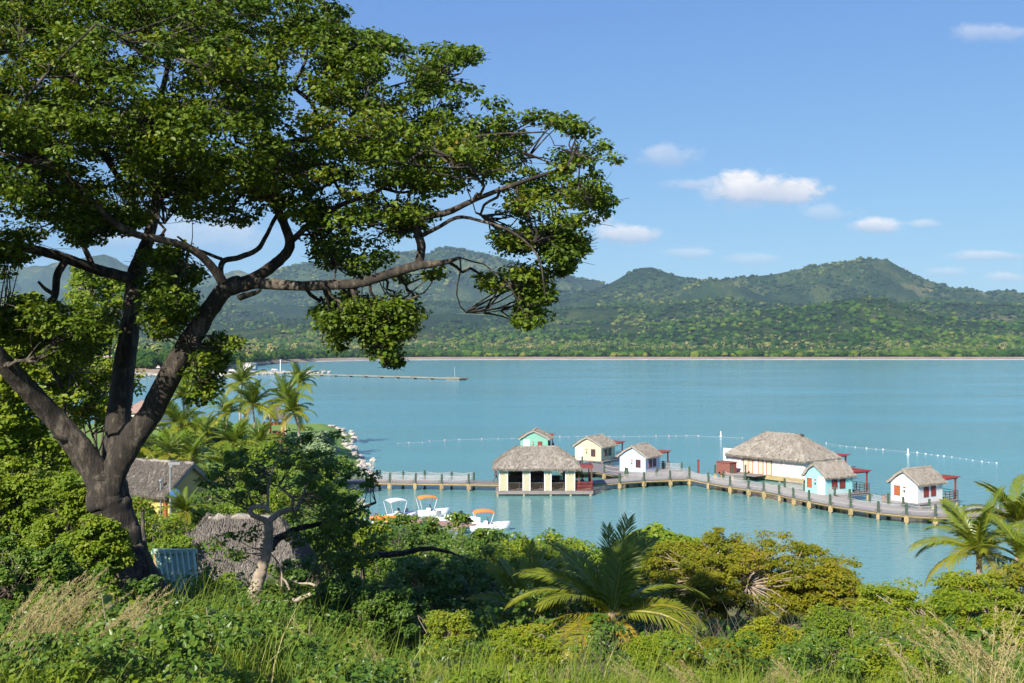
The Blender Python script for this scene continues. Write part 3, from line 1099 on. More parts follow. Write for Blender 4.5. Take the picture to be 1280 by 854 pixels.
thatch_roof(D2 + .75, W2 + .75, H2 - .02, H2 + 2.15, 2.4, 0.30, 60).build("roof", THATCH, t).rotation_euler = (0, 0, PI / 2)
# porch on the right with red rails and a flat red roof
g = Geo()
g.box((W2 + 1.25, -0.6, 2.68), (1.7, 4.4, 0.10)); g.box((W2 + 1.25, -2.85, 2.72), (1.9, 0.12, 0.34)); g.box((W2 + 2.12, -.55, 2.73), (0.12, 4.45, 0.34))
pr = g.build("porch_roof", REDWOOD, t)
for x, y in ((W2 + 2.0, -2.8), (W2 + 2.0, 1.5), (W2 + .55, -2.8)):
    Geo().box((x, y, 1.315), (0.13, 0.13, 2.6)).build("post", REDWOOD, pr)
g = Geo()
for zz in (0.1, 0.55, 1.0):
    g.box((W2 + 1.2, -D2 + .02, zz), (1.9, 0.05, 0.07)); g.box((W2 + 2.1, -.4, zz), (0.05, 5.0, 0.07))
for x in np.arange(W2 + .3, W2 + 2.1, 0.12):
    g.box((x, -D2 + .02, 0.55), (0.045, 0.04, 0.88))
for y in np.arange(-3.0, 2.1, 0.14):
    g.box((W2 + 2.1, y, .55), (0.04, 0.045, 0.88))
g.build("porch_railing", REDWOOD, t)
PAV = t

t = thing("dark_filler", "dark timber bar counter with shelves at the back of the pavilion", "bar", (2.6, 127.0, 0.55), 0)  # dark counter and shelves added so the open interior reads as roof shade
Geo().box((0, -.35, .55), (6.4, .6, 1.08)).build("counter", DARKWOOD, t)
Geo().box((0, -.35, 1.12), (6.6, .75, .06)).build("filler_top", REDWOOD, t)
g = Geo()
for zz in (.6, 1.1, 1.6, 2.1): g.box((0, .55, zz), (4.4, .3, .05))
for xx in (-2.2, 0, 2.2): g.box((xx, .55, 1.1), (.06, .28, 2.15))
g.box((0, .72, 1.1), (4.4, .04, 2.1))
g.build("filler_shelf", DARKWOOD, t)

# tables in the pavilion
TBL = thing("dining_table", "dark dining table with a cloth inside the open pavilion", "table", (0.4, 123.2, 0.56), 0, "tables in the pavilion")
Geo().box((0, 0, 0.74), (1.1, 0.8, 0.05)).build("tabletop", solid("table_blue", (0.16, 0.22, 0.34), (0.12, 0.17, 0.28), 3, 0.5), TBL)
for x in (-.45, .45):
    for y in (-.3, .3):
        Geo().box((x, y, 0.357), (0.06, 0.06, 0.71)).build("leg", DARKWOOD, TBL)
for p in ((3.2, 123.3), (5.6, 123.2), (1.9, 126.2), (4.6, 126.3), (8.7, 123.6)):
    c = copy_tree(TBL); c.location = (p[0], p[1], 0.56)

# ---------------------------------------------------------------- the big pink house
f2 = unit(np.array([-7.3, 8.8]))
yawp = math.atan2(-f2[1], -f2[0])           # local +x runs along the front, left to right
L_, Wd = 11.6, 6.4
Fc = np.array([36.6, 131.0])
sv = np.array([-math.sin(yawp), math.cos(yawp)])
ctr = Fc + f2 * L_ / 2 + sv * Wd / 2
t = thing("spa_house", "large pink house under the biggest hipped thatch roof on the pier", "house", (ctr[0], ctr[1], 0.25), yawp)
hx, hy = L_ / 2, Wd / 2
Geo().box((0, 0, 0.2), (L_ + .5, Wd + .5, 0.55)).build("plinth", TANWOOD, t)
Geo().box((0, 0, 1.72), (L_, Wd, 2.48)).build("wall", WM_PINK, t)
Geo().box((-hx - .35, -hy + .1, 1.95), (1.9, 0.25, 2.95)).build("side_wall", WM_WHITE, t)
for x in (-hx - .8, -2, 2, hx - .3):
    for y in (-hy, hy):
        Geo().tube([(x, y, -2.2), (x, y, -.08)], 0.16, 8).build("pile", TANWOOD, t)
rf = thatch_roof(hy + .75, hx + .55, 2.75, 5.65, 2.6, 0.34, 34).build("roof", THATCH, t)
rf.rotation_euler = (0, 0, PI / 2)
g = Geo()
for k in range(60):
    pass
q = Geo().box((0, 0, 0), (0.5, 1.3, 0.35), ry=0.25).build("ridge_cap", DARKWOOD, rf)
q.location = (0.15, -2.5, 5.55)
for x, w in ((-2.95, 1.6), (-.95, .85), (.35, .85)):
    shutters(t, "door", (x, -hy, 1.42), w, 1.95, 'y-', ORANGEWOOD, CURTAIN, 2 if w > 1 else 1, 0.09)
for x, w in ((-.95, .85), (.35, .85)):
    Geo().box((x, -hy - .03, 2.58), (w, 0.06, 0.26)).build("transom", GLASSM, t)
shutters(t, "window", (hx, -.8, 1.7), 1.6, 1.2, 'x+', WHITE, GLASSM, 2)
g = Geo()
for k in range(14):
    g.box((-2.2, -hy - .3 - (k + .5) * .16, 0.44), (4.6, 0.15, 0.08))
g.build("front_deck", WOODDECK, t)
g = Geo()
for x in (hx - 3.3, hx - .2):
    g.box((x, hy + 1.5, 2.75), (0.14, 3.0, 0.18))
for k in range(8):
    g.box((hx - 1.75, hy + .15 + k * .42, 2.91), (4.0, 0.07, 0.14))
pg = g.build("pergola", REDWOOD, t)
for x in (hx - 3.3, hx - .2):
    Geo().box((x, hy + 2.8, 1.56), (0.16, 0.16, 2.2)).build("post", REDWOOD, pg)
g = Geo()
g.box((hx - 1.6, hy + 1.9, 0.40), (5.0, 3.2, 0.12))
for zz in (0.8, 1.1, 1.4):
    g.box((hx + .8, hy + 1.9, zz), (0.05, 3.2, 0.05)); g.box((hx - 1.6, hy + 3.4, zz), (4.8, .05, .05))
for x in np.linspace(hx - 4, hx + .8, 6):
    g.box((x, hy + 3.4, .94), (0.08, 0.08, 0.96))
g.build("rear_deck", DARKWOOD, t)

g = Geo().box((0, 0, 0.75), (2.2, 1.4, 1.5)).box((0, 0, 1.56), (2.4, 1.6, 0.1))
pp = G(911, 594, 0.6)
b_ = g.build("equipment_shed", solid("brown_boards", (0.26, 0.10, 0.07), (0.17, 0.06, 0.05), 4, 0.8), loc=(0, 0, 0))
b_.location = (pp[0], pp[1] + 1.5, 0.6); b_.rotation_euler = (0, 0, yawp)
tag(b_, "low reddish brown boarded shed left of the big pink house", "shed")

# ---------------------------------------------------------------- pier: decks, posts, ropes and nets
ZD = 0.9
near_px = [(395, 603.5), (470, 603), (545, 604), (620, 605), (743, 605), (805, 600.5), (862, 598.5), (886, 603.5), (913, 608), (955, 614), (992, 622), (1038, 631), (1098, 640), (1133, 643.5), (1169, 645.5), (1215, 645.5), (1290, 642)]
NE = np.array([G(x, y, ZD)[:2] for x, y in near_px])
wid = np.interp([p[0] for p in near_px], [395, 743, 870, 960, 1290], [3.0, 3.0, 3.6, 4.6, 4.6])
tg = np.gradient(NE, axis=0)
nrm2 = unit(np.stack([-tg[:, 1], tg[:, 0]], 1))
FE = NE + nrm2 * wid[:, None]


def along(E, F, step):
    """walk a strip given by its two edges; returns matching points on both"""
    s = np.concatenate([[0], np.cumsum(np.linalg.norm(np.diff(E, axis=0), axis=1))])
    q = np.arange(0, s[-1], step)
    f = lambda A: np.stack([np.interp(q, s, A[:, 0]), np.interp(q, s, A[:, 1])], 1)
    return f(E), f(F)


def deck_thing(E, F, label, name="boardwalk"):
    a, b = along(E, F, 0.2)
    org = np.array([*a[0], 0])
    t = thing(name, label, "boardwalk", org)
    g = Geo()
    n = len(a) - 1
    gap = 0.08
    a0 = a[:-1] + (a[1:] - a[:-1]) * gap; b0 = b[:-1] + (b[1:] - b[:-1]) * gap
    V = []
    zt = ZD + R.normal(size=n) * 0.006
    for zz in (ZD - 0.07, None):
        for q in (a0, a[1:], b[1:], b0):
            V.append(np.column_stack([q, zt if zz is None else np.full(n, zz)]))
    V = np.stack(V, 1).reshape(-1, 3)
    i = np.arange(n)[:, None] * 8
    F_ = np.concatenate([i + np.array([c]) for c in ([3, 2, 1, 0], [4, 5, 6, 7], [0, 1, 5, 4], [1, 2, 6, 5], [2, 3, 7, 6], [3, 0, 4, 7])])
    g.add(V, F_, np.repeat(R.random(n), 8))
    g.build("planking", WOODDECK, t, world=True)
    for k in (0.04, 0.5, 0.96):
        p = a[::6] * (1 - k) + b[::6] * k
        p = np.column_stack([p, np.full(len(p), ZD - 0.21)])
        Geo().tube(p, 0.14, 4, True).build("beam", TANWOOD if k < .1 else DARKWOOD, t, world=True)
    return t


deck_thing(NE, FE, "long grey plank pier running past the cottages to the shore")
BN = np.array([G(x, y, ZD)[:2] for x, y in ((700, 590.5), (744, 589.5), (768, 593.5), (812, 596.5), (866, 596.2))])
BF = np.array([G(x, y, ZD)[:2] for x, y in ((690, 578.5), (740, 578.5), (778, 584), (822, 586), (868, 589.5))])
deck_thing(BN, BF, "wider side deck branching from the pier to the cream and pale blue cottages")

POST = thing("pier_post", "dark green timber post with a tan footing on the pier edge", "post", (0, 0, 0), 0, "posts along the pier edges")
Geo().tube([(0, 0, 0.85), (0, 0, 1.98), (0, 0, 2.04)], [0.125, 0.125, 0.08], 8).build("shaft", POSTGREEN, POST)
Geo().tube([(0, 0, -1.5), (0, 0, 0.85)], 0.13, 8).box((0, 0.02, 0.42), (0.42, 0.3, 0.5)).build("footing", TANWOOD, POST)
first = [True]
ROPES = []


def posts(points, rope=True, net=True, short=1.0):
    pts = []
    for p in points:
        if first[0]:
            o = POST; first[0] = False
        else:
            o = copy_tree(POST)
        o.location = (p[0], p[1], 0)
        o.rotation_euler = (R.normal() * .02, R.normal() * .02, R.random() * 6)
        o.scale = (1, 1, short * R.uniform(0.94, 1.06))
        pts.append(np.array([p[0], p[1]]))
    if rope:
        for p, q in zip(pts[:-1], pts[1:]):
            if np.linalg.norm(p - q) < 9: ROPES.append((p, q, net))


def near_at(px):
    return np.array([np.interp(px, [a for a, _ in near_px], NE[:, k]) for k in (0, 1)])


def far_at(px):
    return np.array([np.interp(px, [a for a, _ in near_px], FE[:, k]) for k in (0, 1)])


posts([near_at(x) for x in (404, 433, 460, 487, 519, 552, 586)])
posts([far_at(x) for x in (414, 443, 470, 499, 526, 560, 589)])
posts([near_at(x) for x in (774, 805, 838, 862, 886, 913, 936, 955, 974.6, 992, 1012, 1038, 1064, 1098, 1133, 1169, 1206, 1250)])
posts([far_at(x) for x in (800, 828, 858)])
posts([far_at(x) for x in (880, 900)])
posts([far_at(x) for x in (945, 966, 985, 1002, 1022)])
posts([far_at(x) for x in (1050, 1077, 1100)])
posts([far_at(x) for x in (1180, 1215)])
posts([G(x, y, ZD)[:2] for x, y in ((755, 591.3), (781, 594.3))], net=False)
posts([G(x, y, ZD)[:2] for x, y in ((829, 586.5), (852, 588.5))])
posts([G(x, y, ZD)[:2] for x, y in ((717, 579.5), (728, 580))], rope=False)
posts([G(x, y, .6)[:2] for x, y in ((894, 594), (902, 592), (915, 597), (932, 594))], rope=False)
g = Geo()
for p, q, net in ROPES:
    s = np.linspace(0, 1, 7)[:, None]
    base = p * (1 - s) + q * s
    for z, sg in ((1.90, 0.16), (1.35, 0.08)):
        g.tube(np.column_stack([base, z - sg * 4 * s * (1 - s)]), 0.022, 4)
    if net:      # fine netting between the posts: crossing strands
        n = max(6, int(np.linalg.norm(q - p) / 0.16))
        s = np.linspace(0.02, 0.98, n)[:, None]
        b0 = p * (1 - s) + q * s
        tz = (1.88 - 0.16 * 4 * s * (1 - s))[:, 0]
        d = unit((q - p)[None])[0]
        for k in range(n):
            for sg in (-1, 1):
                e = b0[k] + d * 0.5 * sg
                if (e - p) @ d < 0 or (q - e) @ d < 0: continue
                g.tube([[*b0[k], 0.93], [*e, tz[k]]], 0.015, 3, False)
tag(g.build("pier_netting", ROPE), "pale rope rails and netting strung between the pier posts", "netting")

rp = G(873, 592, ZD)
o = Geo().box((0, 0, 0.85), (0.24, 0.24, 1.7)).box((0, 0, 1.74), (0.32, 0.32, 0.08)).build("marker_post", REDWOOD)
o.location = rp; tag(o, "tall dark red square post on the pier's far edge", "post")
rp = G(1105, 628.5, ZD)
o = Geo().lathe([(0.2, 0), (0.26, 0.3), (0.22, 0.75), (0.25, 0.8), (0.1, 0.85)], 10).build("litter_bin", solid("bin_brown", (0.22, 0.11, 0.06), (0.15, 0.07, 0.04), 5, 0.7))
o.location = rp; tag(o, "small brown bin on the pier left of the white cottage", "bin")

# ---------------------------------------------------------------- buoys
FL_P = solid("float_pink", (0.62, 0.40, 0.36), (0.5, 0.3, 0.27), 3, 0.5)
FL_W = solid("float_white", (0.82, 0.80, 0.76), (0.7, 0.68, 0.64), 3, 0.5)


def float_obj(m):
    return Geo().lathe([(0.03, 0.0), (0.15, 0.03), (0.21, 0.15), (0.15, 0.27), (0.04, 0.31)], 10).build("float", m)


line1 = [(497, 554), (511, 553.5), (528, 553), (537, 551.5), (556, 550.5), (574, 549.5), (602, 549), (623, 548.6), (640, 548), (700, 546), (711, 546), (722, 545.5), (762, 545.6), (780, 545.5), (799, 545.5), (806, 545.4), (820, 545.2), (836, 545), (845, 545), (858, 544.6), (873, 545), (928, 547.5)]
line2 = [(1033, 554), (1050, 557), (1058, 558), (1069, 559), (1083, 560.5), (1095, 561.5), (1104, 562), (1147, 566), (1157, 567.5), (1164, 568.5), (1172, 569.5), (1180, 570.5), (1190, 571.5), (1200, 573), (1208, 574), (1216, 575.5), (1227, 577), (1236, 578), (1246, 579)]
src = {}
g = Geo()
for ln, mt, nm in ((line1, FL_P, "pink"), (line2, FL_W, "white")):
    pp = []
    for x, y in ln:
        p = G(x, y, 0)
        pp.append([p[0], p[1], 0.05])
        if nm not in src:
            o = src[nm] = float_obj(mt)
        else:
            o = src[nm].copy(); COL.objects.link(o)
        o.location = (p[0], p[1], -0.08)
        o.scale = [R.uniform(.4, .85)] * 3
        o.rotation_euler = (R.normal() * .3, R.normal() * .3, 0)
        if nm == "pink":
            tag(o, "small pinkish float on the far buoy line behind the cottages", "buoy", "pink floats of the swim line")
        else:
            tag(o, "small white float on the buoy line right of the pink house", "buoy", "white floats of the swim line")
    r_ = Geo().tube(np.array(pp) - [0, 0, .04], 0.012, 4)
    tag(r_.build("float_line", ROPE), f"thin rope lying on the water between the {nm} floats", "rope")
for (x, y), lb in (((901, 545.5), "white pillar buoy in open water behind the pier's bend"), ((1135, 568.5), "white pillar buoy in the line above the white cottage")):
    o = Geo().lathe([(0.05, -.2), (0.42, -0.1), (0.45, 0.1), (0.2, 0.25), (0.17, 1.0), (0.2, 1.15), (0.02, 1.25)], 12).build("marker_buoy", FL_W)
    o.location = G(x, y, 0); o.scale = (.55, .55, .8); tag(o, lb, "buoy")

# ---------------------------------------------------------------- vegetation near by
BARK = None
m, nt2, b = _new("bark")
v = objvec(nt2, (1, 1, 0.35))
f1 = noise(nt2, 9.0, 8, 0.72, v)
f2 = noise(nt2, 1.3, 5, 0.6, v)
ad = N(nt2, "ShaderNodeMath", operation='MULTIPLY_ADD')
nt2.links.new(f2, ad.inputs[0]); ad.inputs[1].default_value = 0.6; nt2.links.new(f1, ad.inputs[2])
nt2.links.new(ramp(nt2, ad.outputs[0], [(0.56, (0.010, 0.008, 0.006)), (0.80, (0.040, 0.032, 0.025)), (0.96, (0.16, 0.132, 0.10))]), b.inputs["Base Color"])
b.inputs["Roughness"].default_value = 0.92
bump(nt2, b, f1, 1.0, 0.05)
BARK = m
PALEBARK = solid("pale_bark", (0.46, 0.38, 0.30), (0.24, 0.19, 0.15), 6, 0.85, 0.7, 0.02, (1, 1, .4))
TWIG = solid("twig_bark", (0.15, 0.12, 0.09), (0.07, 0.055, 0.04), 6, 0.9)
DRYTWIG = solid("dry_twig", (0.36, 0.29, 0.22), (0.20, 0.15, 0.11), 6, 0.9)

L_BIG = leafmat("big_tree_leaf", [(0.0, (0.044, 0.086, 0.009)), (0.45, (0.100, 0.158, 0.013)), (0.75, (0.160, 0.200, 0.016)), (0.93, (0.22, 0.20, 0.020)), (1.0, (0.28, 0.18, 0.03))], 0.42, 0.30, (1.6, 1.5, 0.5), 0.22)
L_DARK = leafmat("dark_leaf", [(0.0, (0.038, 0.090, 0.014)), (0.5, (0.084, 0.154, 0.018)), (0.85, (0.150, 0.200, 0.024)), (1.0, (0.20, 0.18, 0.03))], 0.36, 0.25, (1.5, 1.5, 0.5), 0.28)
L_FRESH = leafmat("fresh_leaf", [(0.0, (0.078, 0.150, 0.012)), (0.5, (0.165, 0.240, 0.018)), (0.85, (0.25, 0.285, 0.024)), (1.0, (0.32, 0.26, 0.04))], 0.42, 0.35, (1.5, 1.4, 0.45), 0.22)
L_OCHRE = leafmat("ochre_leaf", [(0.0, (0.085, 0.122, 0.010)), (0.45, (0.190, 0.200, 0.012)), (0.8, (0.265, 0.225, 0.014)), (1.0, (0.29, 0.19, 0.02))], 0.5, 0.35, (1.4, 1.3, 0.4), 0.15)
L_LIME = leafmat("lime_leaf", [(0.0, (0.085, 0.150, 0.010)), (0.5, (0.195, 0.255, 0.014)), (0.85, (0.275, 0.285, 0.017)), (1.0, (0.32, 0.25, 0.02))], 0.45, 0.35, (1.4, 1.4, 0.4), 0.18)
L_GREY = leafmat("grey_leaf", [(0.0, (0.12, 0.18, 0.075)), (0.6, (0.20, 0.28, 0.13)), (1.0, (0.32, 0.39, 0.24))], 0.5, 0.12, (0.9, 1.1, 0.6), 0.4)
L_GRASS = leafmat("grass_blade", [(0.0, (0.080, 0.140, 0.014)), (0.4, (0.165, 0.245, 0.024)), (0.75, (0.245, 0.285, 0.040)), (1.0, (0.42, 0.35, 0.15))], 0.45, 0.35, (1.4, 1.3, 0.5), 0.3)
L_STRAW = leafmat("straw_stalk", [(0.0, (0.26, 0.26, 0.08)), (0.5, (0.44, 0.36, 0.16)), (1.0, (0.56, 0.45, 0.26))], 0.6, 0.25, (1.2, 1.1, 0.6), 0.3)
L_PALM = leafmat("palm_frond", [(0.0, (0.060, 0.120, 0.012)), (0.45, (0.150, 0.205, 0.015)), (0.75, (0.255, 0.255, 0.020)), (0.92, (0.38, 0.26, 0.03)), (1.0, (0.42, 0.23, 0.045))], 0.35, 0.30, (1.4, 1.3, 0.4), 0.3)

# ------------------------------------------------ the big spreading tree
TY = 16.7
base = P(156, 748, TY)
t = thing("spreading_tree", "huge spreading tree with a forked dark trunk filling the left half", "tree", (base[0], base[1], base[2]))
BIG = t
SK = []    # skeleton points the twigs start from (point, radius)


def limb(path, name, parent=t, n=12, rough=0.03, flute=0.06, mat_=BARK, keep=True, k=7, s=1.0):
    """path rows: px, py, distance, radius in photo pixels"""
    pts = np.array([P(a, b, TY + d) for a, b, d, r in path])
    rr = np.array([r * (TY + d) / FPX for a, b, d, r in path]) * s * (0.80 if name == 'limb' else 0.88)
    p, r = smoothpath(pts, rr, k)
    w_ = R.normal(size=(len(p) + 8, 3))
    w_ = np.stack([np.convolve(w_[:, j], np.ones(9) / 9, 'valid') for j in range(3)], 1)
    p[1:-1] += (w_ * r[:, None] * 0.22)[1:-1]
    o = Geo().tube(p, r, n, True, rough, flute, seed=R.random() * 6).build(name, mat_, parent, True, world=True)
    if keep:
        for a, b in zip(p, r): SK.append((a, b))
    return o


limb([(165, 800, 0, 62), (160, 752, 0, 46), (150, 700, 0, 35), (141, 655, 0, 30), (134, 618, 0, 28), (131, 594, .05, 23), (134, 580, .15, 13), (138, 568, 0.25, 4)], "trunk", n=22, rough=0.014, flute=0.08, keep=False, k=9)
limb([(146, 655, 0, 10), (128, 606, -.03, 21), (104, 566, -.1, 20), (70, 524, -.3, 16.5), (30, 478, -.7, 15), (-15, 432, -1.2, 14), (-80, 370, -1.8, 13), (-170, 280, -2.4, 11), (-260, 170, -2.8, 6)], "limb", n=14)
limb([(142, 650, .05, 9), (138, 606, .12, 15), (145, 562, .3, 18), (152, 500, .5, 17), (160, 430, .8, 15), (168, 370, 1.0, 14), (172, 335, 1.1, 13), (186, 295, 1.2, 9), (196, 240, 1.5, 8), (188, 190, 1.8, 7), (200, 130, 2.0, 5), (214, 60, 2.2, 3), (225, -30, 2.3, 2)], "limb", n=14)
limb([(142, 660, 0, 9), (140, 612, 0, 18), (156, 568, -.1, 19), (186, 520, -.2, 17), (210, 474, -.35, 17), (236, 430, -.5, 16), (262, 390, -.6, 14), (282, 362, -.7, 13), (300, 354, -.8, 12)], "limb", n=14, flute=0.09)
# off the right limb
limb([(284, 362, -.7, 11), (320, 355, -.9, 9), (365, 357, -1.1, 8), (410, 357, -1.3, 8), (450, 354, -1.5, 7.5), (490, 342, -1.6, 7.5), (520, 333, -1.7, 7), (556, 328, -1.8, 4), (575, 322, -1.9, 2)], "limb", n=10)
limb([(522, 334, -1.7, 7), (526, 310, -1.7, 7), (520, 284, -1.8, 6.5), (532, 272, -1.9, 6), (560, 265, -2.0, 5), (592, 250, -2.1, 4), (640, 232, -2.2, 3.4), (690, 215, -2.4, 2.4), (730, 205, -2.5, 1.5)], "limb", n=9)
limb([(528, 294, -1.8, 4), (548, 284, -1.9, 3.2), (572, 272, -2, 3), (600, 276, -2.3, 2.6), (640, 290, -2.5, 2.2), (672, 320, -2.7, 1.8), (682, 370, -2.8, 1.2)], "limb", n=7)
limb([(286, 358, -.7, 9), (318, 346, -.6, 9), (345, 328, -.5, 8.5), (362, 308, -.4, 8), (356, 282, -.3, 7), (342, 250, -.2, 7), (334, 215, -.1, 7), (332, 185, 0, 6.5), (346, 182, .1, 5), (400, 172, .2, 4), (450, 176, .3, 3), (505, 160, .3, 2)], "limb", n=10)
limb([(335, 190, 0, 5.5), (330, 160, .4, 5), (322, 125, .7, 4), (300, 90, 1.0, 3), (280, 40, 1.3, 2), (268, -20, 1.4, 1.4)], "limb", n=8)
limb([(392, 172, .2, 4), (398, 150, .1, 3.4), (388, 128, 0, 3), (368, 108, -.1, 3), (378, 86, -.2, 2.4), (384, 66, -.2, 1.6), (380, 20, -.2, 1)], "limb", n=7)
limb([(400, 152, .1, 2.4), (420, 135, 0, 2.2), (460, 118, -.3, 1.8), (520, 100, -.5, 1.3), (575, 92, -.6, .8)], "limb", n=6)
limb([(278, 352, -.7, 8), (262, 330, -.9, 7), (240, 312, -1.1, 6.5), (205, 300, -1.4, 6), (170, 292, -1.6, 5.5), (140, 275, -1.8, 5), (100, 235, -2.1, 4), (60, 200, -2.4, 3), (0, 170, -2.7, 2)], "limb", n=9)
limb([(276, 348, -.6, 5), (278, 328, -.4, 4.6), (300, 322, -.2, 4.4), (322, 312, 0, 4), (332, 296, .2, 3.4), (352, 262, .5, 3), (392, 240, .8, 2.4), (440, 215, 1.0, 1.8)], "limb", n=8)
limb([(282, 326, -.4, 3), (262, 318, -.3, 2.8), (238, 308, -.2, 2.2), (222, 296, 0, 1.6)], "limb", n=6)
limb([(366, 300, -.4, 5), (392, 276, -.8, 4.4), (430, 255, -1.1, 4), (470, 240, -1.3, 3.6), (490, 222, -1.4, 3), (530, 190, -1.6, 2.5), (600, 170, -1.8, 1.8), (680, 165, -2.0, 1.2)], "limb", n=8)
limb([(480, 236, -1.3, 2.6), (510, 240, -.8, 2.2), (560, 218, -.4, 2), (610, 190, -.1, 1.4), (650, 165, 0, 1)], "limb", n=6)
# off the middle limb
limb([(168, 350, 1.0, 10), (150, 345, .8, 9), (118, 336, .4, 8.5), (80, 322, 0, 8), (40, 312, -.4, 7.5), (-10, 302, -.8, 7), (-90, 270, -1.4, 5), (-200, 210, -2, 3)], "limb", n=9)
limb([(84, 324, 0, 6), (72, 345, -.1, 6), (68, 372, -.2, 5.5), (52, 392, -.3, 5), (54, 425, -.2, 4.5), (66, 462, -.1, 4), (78, 486, 0, 3)], "limb", n=8)
limb([(70, 368, -.2, 4), (58, 362, -.4, 3), (48, 352, -.5, 2)], "limb", n=6)
limb([(54, 395, -.3, 4), (40, 402, -.4, 3), (28, 408, -.5, 1.6)], "limb", n=6)
limb([(118, 338, .4, 5), (100, 300, .6, 4), (70, 255, .9, 3.4), (30, 195, 1.3, 2.6), (-20, 130, 1.6, 2), (-60, 60, 1.8, 1.2)], "limb", n=7)
limb([(188, 285, 1.2, 6), (160, 240, 1.4, 5), (120, 180, 1.8, 4), (80, 120, 2.2, 3), (50, 60, 2.5, 2), (40, -10, 2.6, 1.3)], "limb", n=7)
limb([(194, 230, 1.5, 5), (225, 200, 1.2, 4), (262, 150, .8, 3), (290, 110, .5, 2.4), (330, 70, .3, 2), (385, 30, .2, 1.3)], "limb", n=7)
limb([(-40, 405, -1.4, 7), (-60, 350, -1.6, 6), (-40, 260, -2.2, 5), (0, 170, -2.8, 3.5), (60, 90, -3.2, 2.4), (120, 30, -3.4, 1.5)], "limb", n=7)
# short stubs and knots on the trunk
for path in ([(98, 556, -.15, 5), (78, 549, -.4, 4), (66, 545, -.5, 2.6)],  [(300, 372, -.75, 5), (318, 366, -.9, 3.4), (326, 362, -.95, 2)]):
    limb(path, "stub", n=8, keep=False)
for k, path in enumerate(([(112, 660, -.5, 4), (122, 690, -.45, 4.5), (134, 720, -.4, 5), (140, 750, -.4, 6)], [(178, 640, -.1, 2.5), (180, 670, -.15, 2.6), (186, 710, -.2, 3), (192, 745, -.2, 4)])):
    limb(path, "buttress_root", n=7, keep=False)

CROWN = [
    ([(-230, -50), (300, -50), (400, -34), (430, 0), (437, 22), (430, 30), (466, 28), (500, 46), (556, 50), (602, 62), (598, 78), (572, 96), (604, 112), (640, 120), (662, 134), (714, 140), (748, 165), (776, 196), (766, 212), (752, 218), (768, 262), (740, 290), (640, 288), (600, 282), (572, 262), (545, 282), (520, 300), (500, 310), (470, 345), (440, 352), (402, 346), (388, 306), (372, 284), (345, 262), (318, 286), (250, 286), (190, 268), (165, 298), (130, 302), (100, 330), (0, 345), (-230, 360)], 1.0, 3.4),
    ([(592, 280), (738, 285), (728, 318), (712, 342), (690, 352), (688, 380), (702, 412), (684, 418), (658, 425), (646, 405), (652, 372), (640, 350), (628, 345), (628, 372), (606, 366), (590, 330), (594, 300)], 3.4, 1.7),
    ([(398, 376), (430, 362), (470, 352), (508, 342), (522, 368), (540, 385), (522, 400), (526, 425), (502, 430), (496, 445), (514, 456), (480, 464), (462, 442), (455, 424), (432, 425), (424, 446), (414, 438), (408, 418), (384, 412), (386, 390)], 2.6, 1.3),
    ([(526, 300), (560, 300), (560, 325), (548, 366), (534, 362), (526, 330)], 2.4, .9),
    ([(264, 405), (302, 424), (294, 442), (274, 470), (270, 500), (262, 512), (240, 508), (226, 480), (240, 450)], 2.2, .9),
    ([(178, 288), (250, 300), (254, 350), (236, 400), (204, 428), (182, 436), (176, 380)], .0 + 1.9, 1.2),
    ([(-200, 340), (60, 335), (140, 345), (150, 380), (130, 440), (90, 470), (20, 440), (-100, 400)], 1.5, 2.2),
]
cen, rad_, tb_ = [], [], []
for poly, dens, dep in CROWN:
    pa = np.array(poly)
    lo, hi = pa.min(0), pa.max(0)
    area = 0.5 * abs(np.dot(pa[:, 0], np.roll(pa[:, 1], 1)) - np.dot(pa[:, 1], np.roll(pa[:, 0], 1)))
    n = int(area / 150.0 * dens)
    x, y = R.uniform(lo[0], hi[0], n * 4), R.uniform(lo[1], hi[1], n * 4)
    k = inpoly(x, y, pa)
    x, y = x[k][:n], y[k][:n]
    d = polydist(x, y, pa)
    k = d > 5
    x, y, d = x[k], y[k], d[k]
    hole = fbm(np.stack([x / 62, y / 36, x * 0 + 4.4], 1), 4)
    for hx_, hy_, ha, hb_ in ((374, 128, 24, 26), (355, 150, 18, 14), (300, 300, 40, 16), (335, 250, 14, 10), (262, 112, 9, 7), (140, 70, 8, 8), (455, 235, 12, 7), (425, 265, 12, 8), (300, 240, 14, 8), (640, 205, 16, 6), (690, 245, 16, 6)):
        hole = hole - 2.0 * (((x - hx_) / ha) ** 2 + ((y - hy_) / hb_) ** 2 < 1)
    k = hole > -0.30
    x, y, d = x[k], y[k], d[k]
    dm = np.minimum(dep, 0.5 + d / 38.0)
    dy = R.uniform(-1, 1, len(x)) * dm - 0.4 - 0.0012 * np.clip(x - 300, 0, None) * 1.5
    r_ = np.minimum(R.uniform(0.15, 0.44, len(x)), 0.12 + d * 0.0125)
    for a, b, c, q in zip(x, y, dy, r_):
        cen.append(P(a, b, TY + c)); rad_.append(q)
cen, rad_ = np.array(cen), np.array(rad_)
tb_ = np.clip(0.40 + 0.22 * fbm(cen / 1.3, 3) + R.normal(size=len(cen)) * 0.10, 0.05, 0.9)
skp = np.array([p for p, r in SK]); skr = np.array([r for p, r in SK])
g = Geo()
near = (cen[:, 0] > -9.6) | True
per = (165 * (rad_ / 0.40) ** 1.8).astype(int) + 18
off = cen[:, 0] / cen[:, 1] * FPX + 640
out = (off < -40) | ((HC - cen[:, 2]) * FPX / cen[:, 1] + HZ < -40)
per = np.where(out, per // 3, per)
clump_leaves(g, cen, rad_, per, np.where(np.repeat(out, per), 0.14, 0.068), np.where(np.repeat(out, per), 0.10, 0.050), 0.48, True, 0.85, 0.28, tb_, helio=0.15)
g.build("crown", L_BIG, t, world=True)
